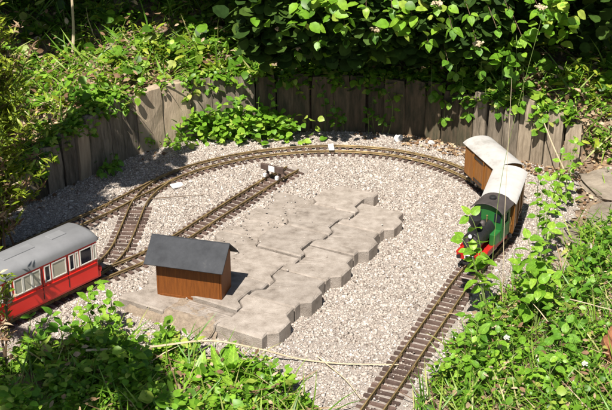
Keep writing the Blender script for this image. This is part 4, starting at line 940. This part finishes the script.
# tall feathery plant at the left edge, behind the railbus
def feathery(name, label, base, tops, side, l, dry):
    tp = plant(name, label, 'plant', base); LF, LB = Leaves(), Leaves(); b0 = tp.location
    for c in tops:
        bx, by = base[0] + random.gauss(0, .04), base[1] + random.gauss(0, .04)
        main = bez((bx, by, b0.z), ((bx + c[0]) / 2 + random.gauss(0, .03), by + random.gauss(0, .03), c[2] * .55), c, 24); lines = [(main, .0034)]
        for k in range(side):
            p = main[random.randint(4, 22)]; lg = random.uniform(.05, .14); a = random.uniform(0, 6.28)
            lines.append((bez(p, p + Vector((math.cos(a) * lg * .6, math.sin(a) * lg * .6, lg * .3)), p + Vector((math.cos(a) * lg, math.sin(a) * lg, lg * random.uniform(.5, 1.1))), 8), .0014))
        stm = MB()
        for pts, r in lines:
            stm.tube([p - b0 for p in pts[::(3 if len(pts) > 10 else 2)]], r, 5)
            for i, p in enumerate(pts):
                if pts is main and i < 5: continue
                nn = rng.integers(5, 11); a = rng.uniform(0, 6.28, nn); d = np.c_[np.cos(a), np.sin(a), rng.uniform(.1, 1.6, nn)]
                tgt = LB if rng.random() < dry * (1.3 - p.z / c[2]) else LF
                tgt.add(np.tile(np.array(p), (nn, 1)) + rng.normal(0, .006, (nn, 3)), d, rup(nn, .6), l * rng.uniform(.5, 1.3, nn), rng.uniform(.55, 1.0, nn))
        o = stm.build('stem', M['twig'], tp); o['kind'] = 'stuff'
    o = LF.build('foliage', 'lance', M['leaf_yellow'], tp); o['kind'] = 'stuff'
    o = LB.build('withered_foliage', 'lance', M['leaf_dry'], tp); o['kind'] = 'stuff'
feathery('feathery_plant', 'tall yellow green plant with narrow leaves at the left edge', (-.93, 3.06),
         [(-.95, 3.05, .80), (-.90, 3.08, .78), (-.99, 3.05, .85), (-.86, 3.08, .62), (-.83, 3.10, .55), (-.85, 3.10, .60), (-.86, 3.12, .42), (-.92, 3.02, .50), (-.88, 3.04, .36), (-.86, 3.12, .30), (-.90, 3.1, .22), (-.86, 3.06, .66), (-.89, 3.06, .74), (-.94, 3.1, .40), (-.915, 3.0, .76), (-.935, 2.98, .66), (-.905, 2.97, .52), (-.925, 2.95, .40), (-.88, 3.0, .46), (-1.0, 3.0, .5), (-.96, 3.0, .65), (-.83, 3.05, .22), (-.93, 3.05, .70)], 11, .026, .4)
feathery('dark_stem_plant', 'thin dark stem with a few leaves in front of the railbus end', (-.735, 2.50), [(-.76, 2.55, .36), (-.74, 2.53, .20)], 1, .022, .5)

# ------------------------------------------------------------------ trees above and around the frame
def tree(name, label, base, trunk_top, r0, limbs, crown_fn, n, leaf, m, box):
    t = plant(name, label, 'tree', base); b0 = t.location
    MB().tube([p - b0 for p in bez((base[0], base[1], b0.z - .05), (base[0] + .05, base[1], trunk_top[2] * .5), trunk_top, 9)], [r0 * (1.25 - .07 * i) for i in range(9)], 9).build('trunk', M['bark'], t, smooth=True)
    lm = MB()
    for c in limbs: lm.tube([p - b0 for p in bez(trunk_top, ((trunk_top[0] + c[0]) / 2, (trunk_top[1] + c[1]) / 2, max(trunk_top[2], c[2]) + .08), c, 7)], [r0 * .5 * (1 - .12 * i) for i in range(7)], 6)
    lm.build('limbs', M['bark'], t, smooth=True)
    P = np.c_[rng.uniform(box[0], box[1], n), rng.uniform(box[2], box[3], n), rng.uniform(box[4], box[5], n)]
    P = P[crown_fn(P[:, 0], P[:, 1], P[:, 2])]; k = len(P); LF = Leaves()
    LF.add(P, rdir(k, -.6, .3), rup(k, .5), leaf * rng.uniform(.7, 1.3, k), 1)
    o = LF.build('crown', 'round', m, t); o['kind'] = 'stuff'; print(name, k)
    return t
def back_crown(x, y, z):
    fr_ = np.interp(x, [-1.6, -.3, .0, .3, 1.2], [3.92, 3.92, 3.78, 3.62, 3.62]) + .05 * wob(x, z, 3)
    return (y > fr_ + (1.0 - z) * .25) & (y < 5.9 + .2 * wob(x, z, 2)) & (z > .92 + .05 * wob(x, y, 4))
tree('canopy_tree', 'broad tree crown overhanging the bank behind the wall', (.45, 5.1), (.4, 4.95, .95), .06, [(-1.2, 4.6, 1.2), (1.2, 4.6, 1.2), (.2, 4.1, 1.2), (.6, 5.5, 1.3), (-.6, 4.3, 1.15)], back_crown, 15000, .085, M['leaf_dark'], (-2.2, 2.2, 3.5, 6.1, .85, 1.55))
hd_ = thing('background_hedge', 'dense dark hedge in deep shade behind the bank', 'hedge', (0, 5.4, .4))
LF = Leaves(); n = 14000; P = np.c_[rng.uniform(-2.6, 2.6, n), rng.normal(5.45, .28, n), rng.uniform(.25, 2.2, n)]; LF.add(P, rdir(n, -.6, .3), rup(n, .5), .085 * rng.uniform(.6, 1.3, n), 1)
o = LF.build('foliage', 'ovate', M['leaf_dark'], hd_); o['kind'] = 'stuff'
mb = MB()
for x_ in np.arange(-2.4, 2.5, .4): mb.tube([(x_, .05, -.1), (x_ + .05, .02, .6), (x_ - .03, 0, 1.5)], [.02, .016, .008], 6)
mb.build('stems', M['bark'], hd_)
def blobs(B):
    def f(x, y, z):
        k = np.zeros(len(x), bool)
        for cx, cy, cz, r in B: k |= ((x - cx) ** 2 + (y - cy) ** 2 + (z - cz) ** 2 < (r * (1 + .18 * wob(x * 2, y * 2 + z, 3))) ** 2)
        return k
    return f
BL = [(-0.875, 1.515, 1.5, 0.125), (-0.965, 1.43, 1.47, 0.095), (-0.715, 1.44, 1.52, 0.08), (-1.45, 2.0, 1.6, 0.28), (-1.066, 2.845, 1.32, 0.13), (-0.986, 2.985, 1.28, 0.12), (-0.846, 2.875, 1.35, 0.1), (-0.766, 3.025, 1.32, 0.06), (-1.146, 2.825, 1.3, 0.1)]
tree('garden_tree', 'small tree left of the picture casting leafy shade', (-1.75, 2.2), (-1.5, 2.2, .95), .04, [b[:3] for b in BL], blobs(BL), 34000, .055, M['leaf'], (-1.75, -.55, 1.25, 3.3, 1.1, 1.9))
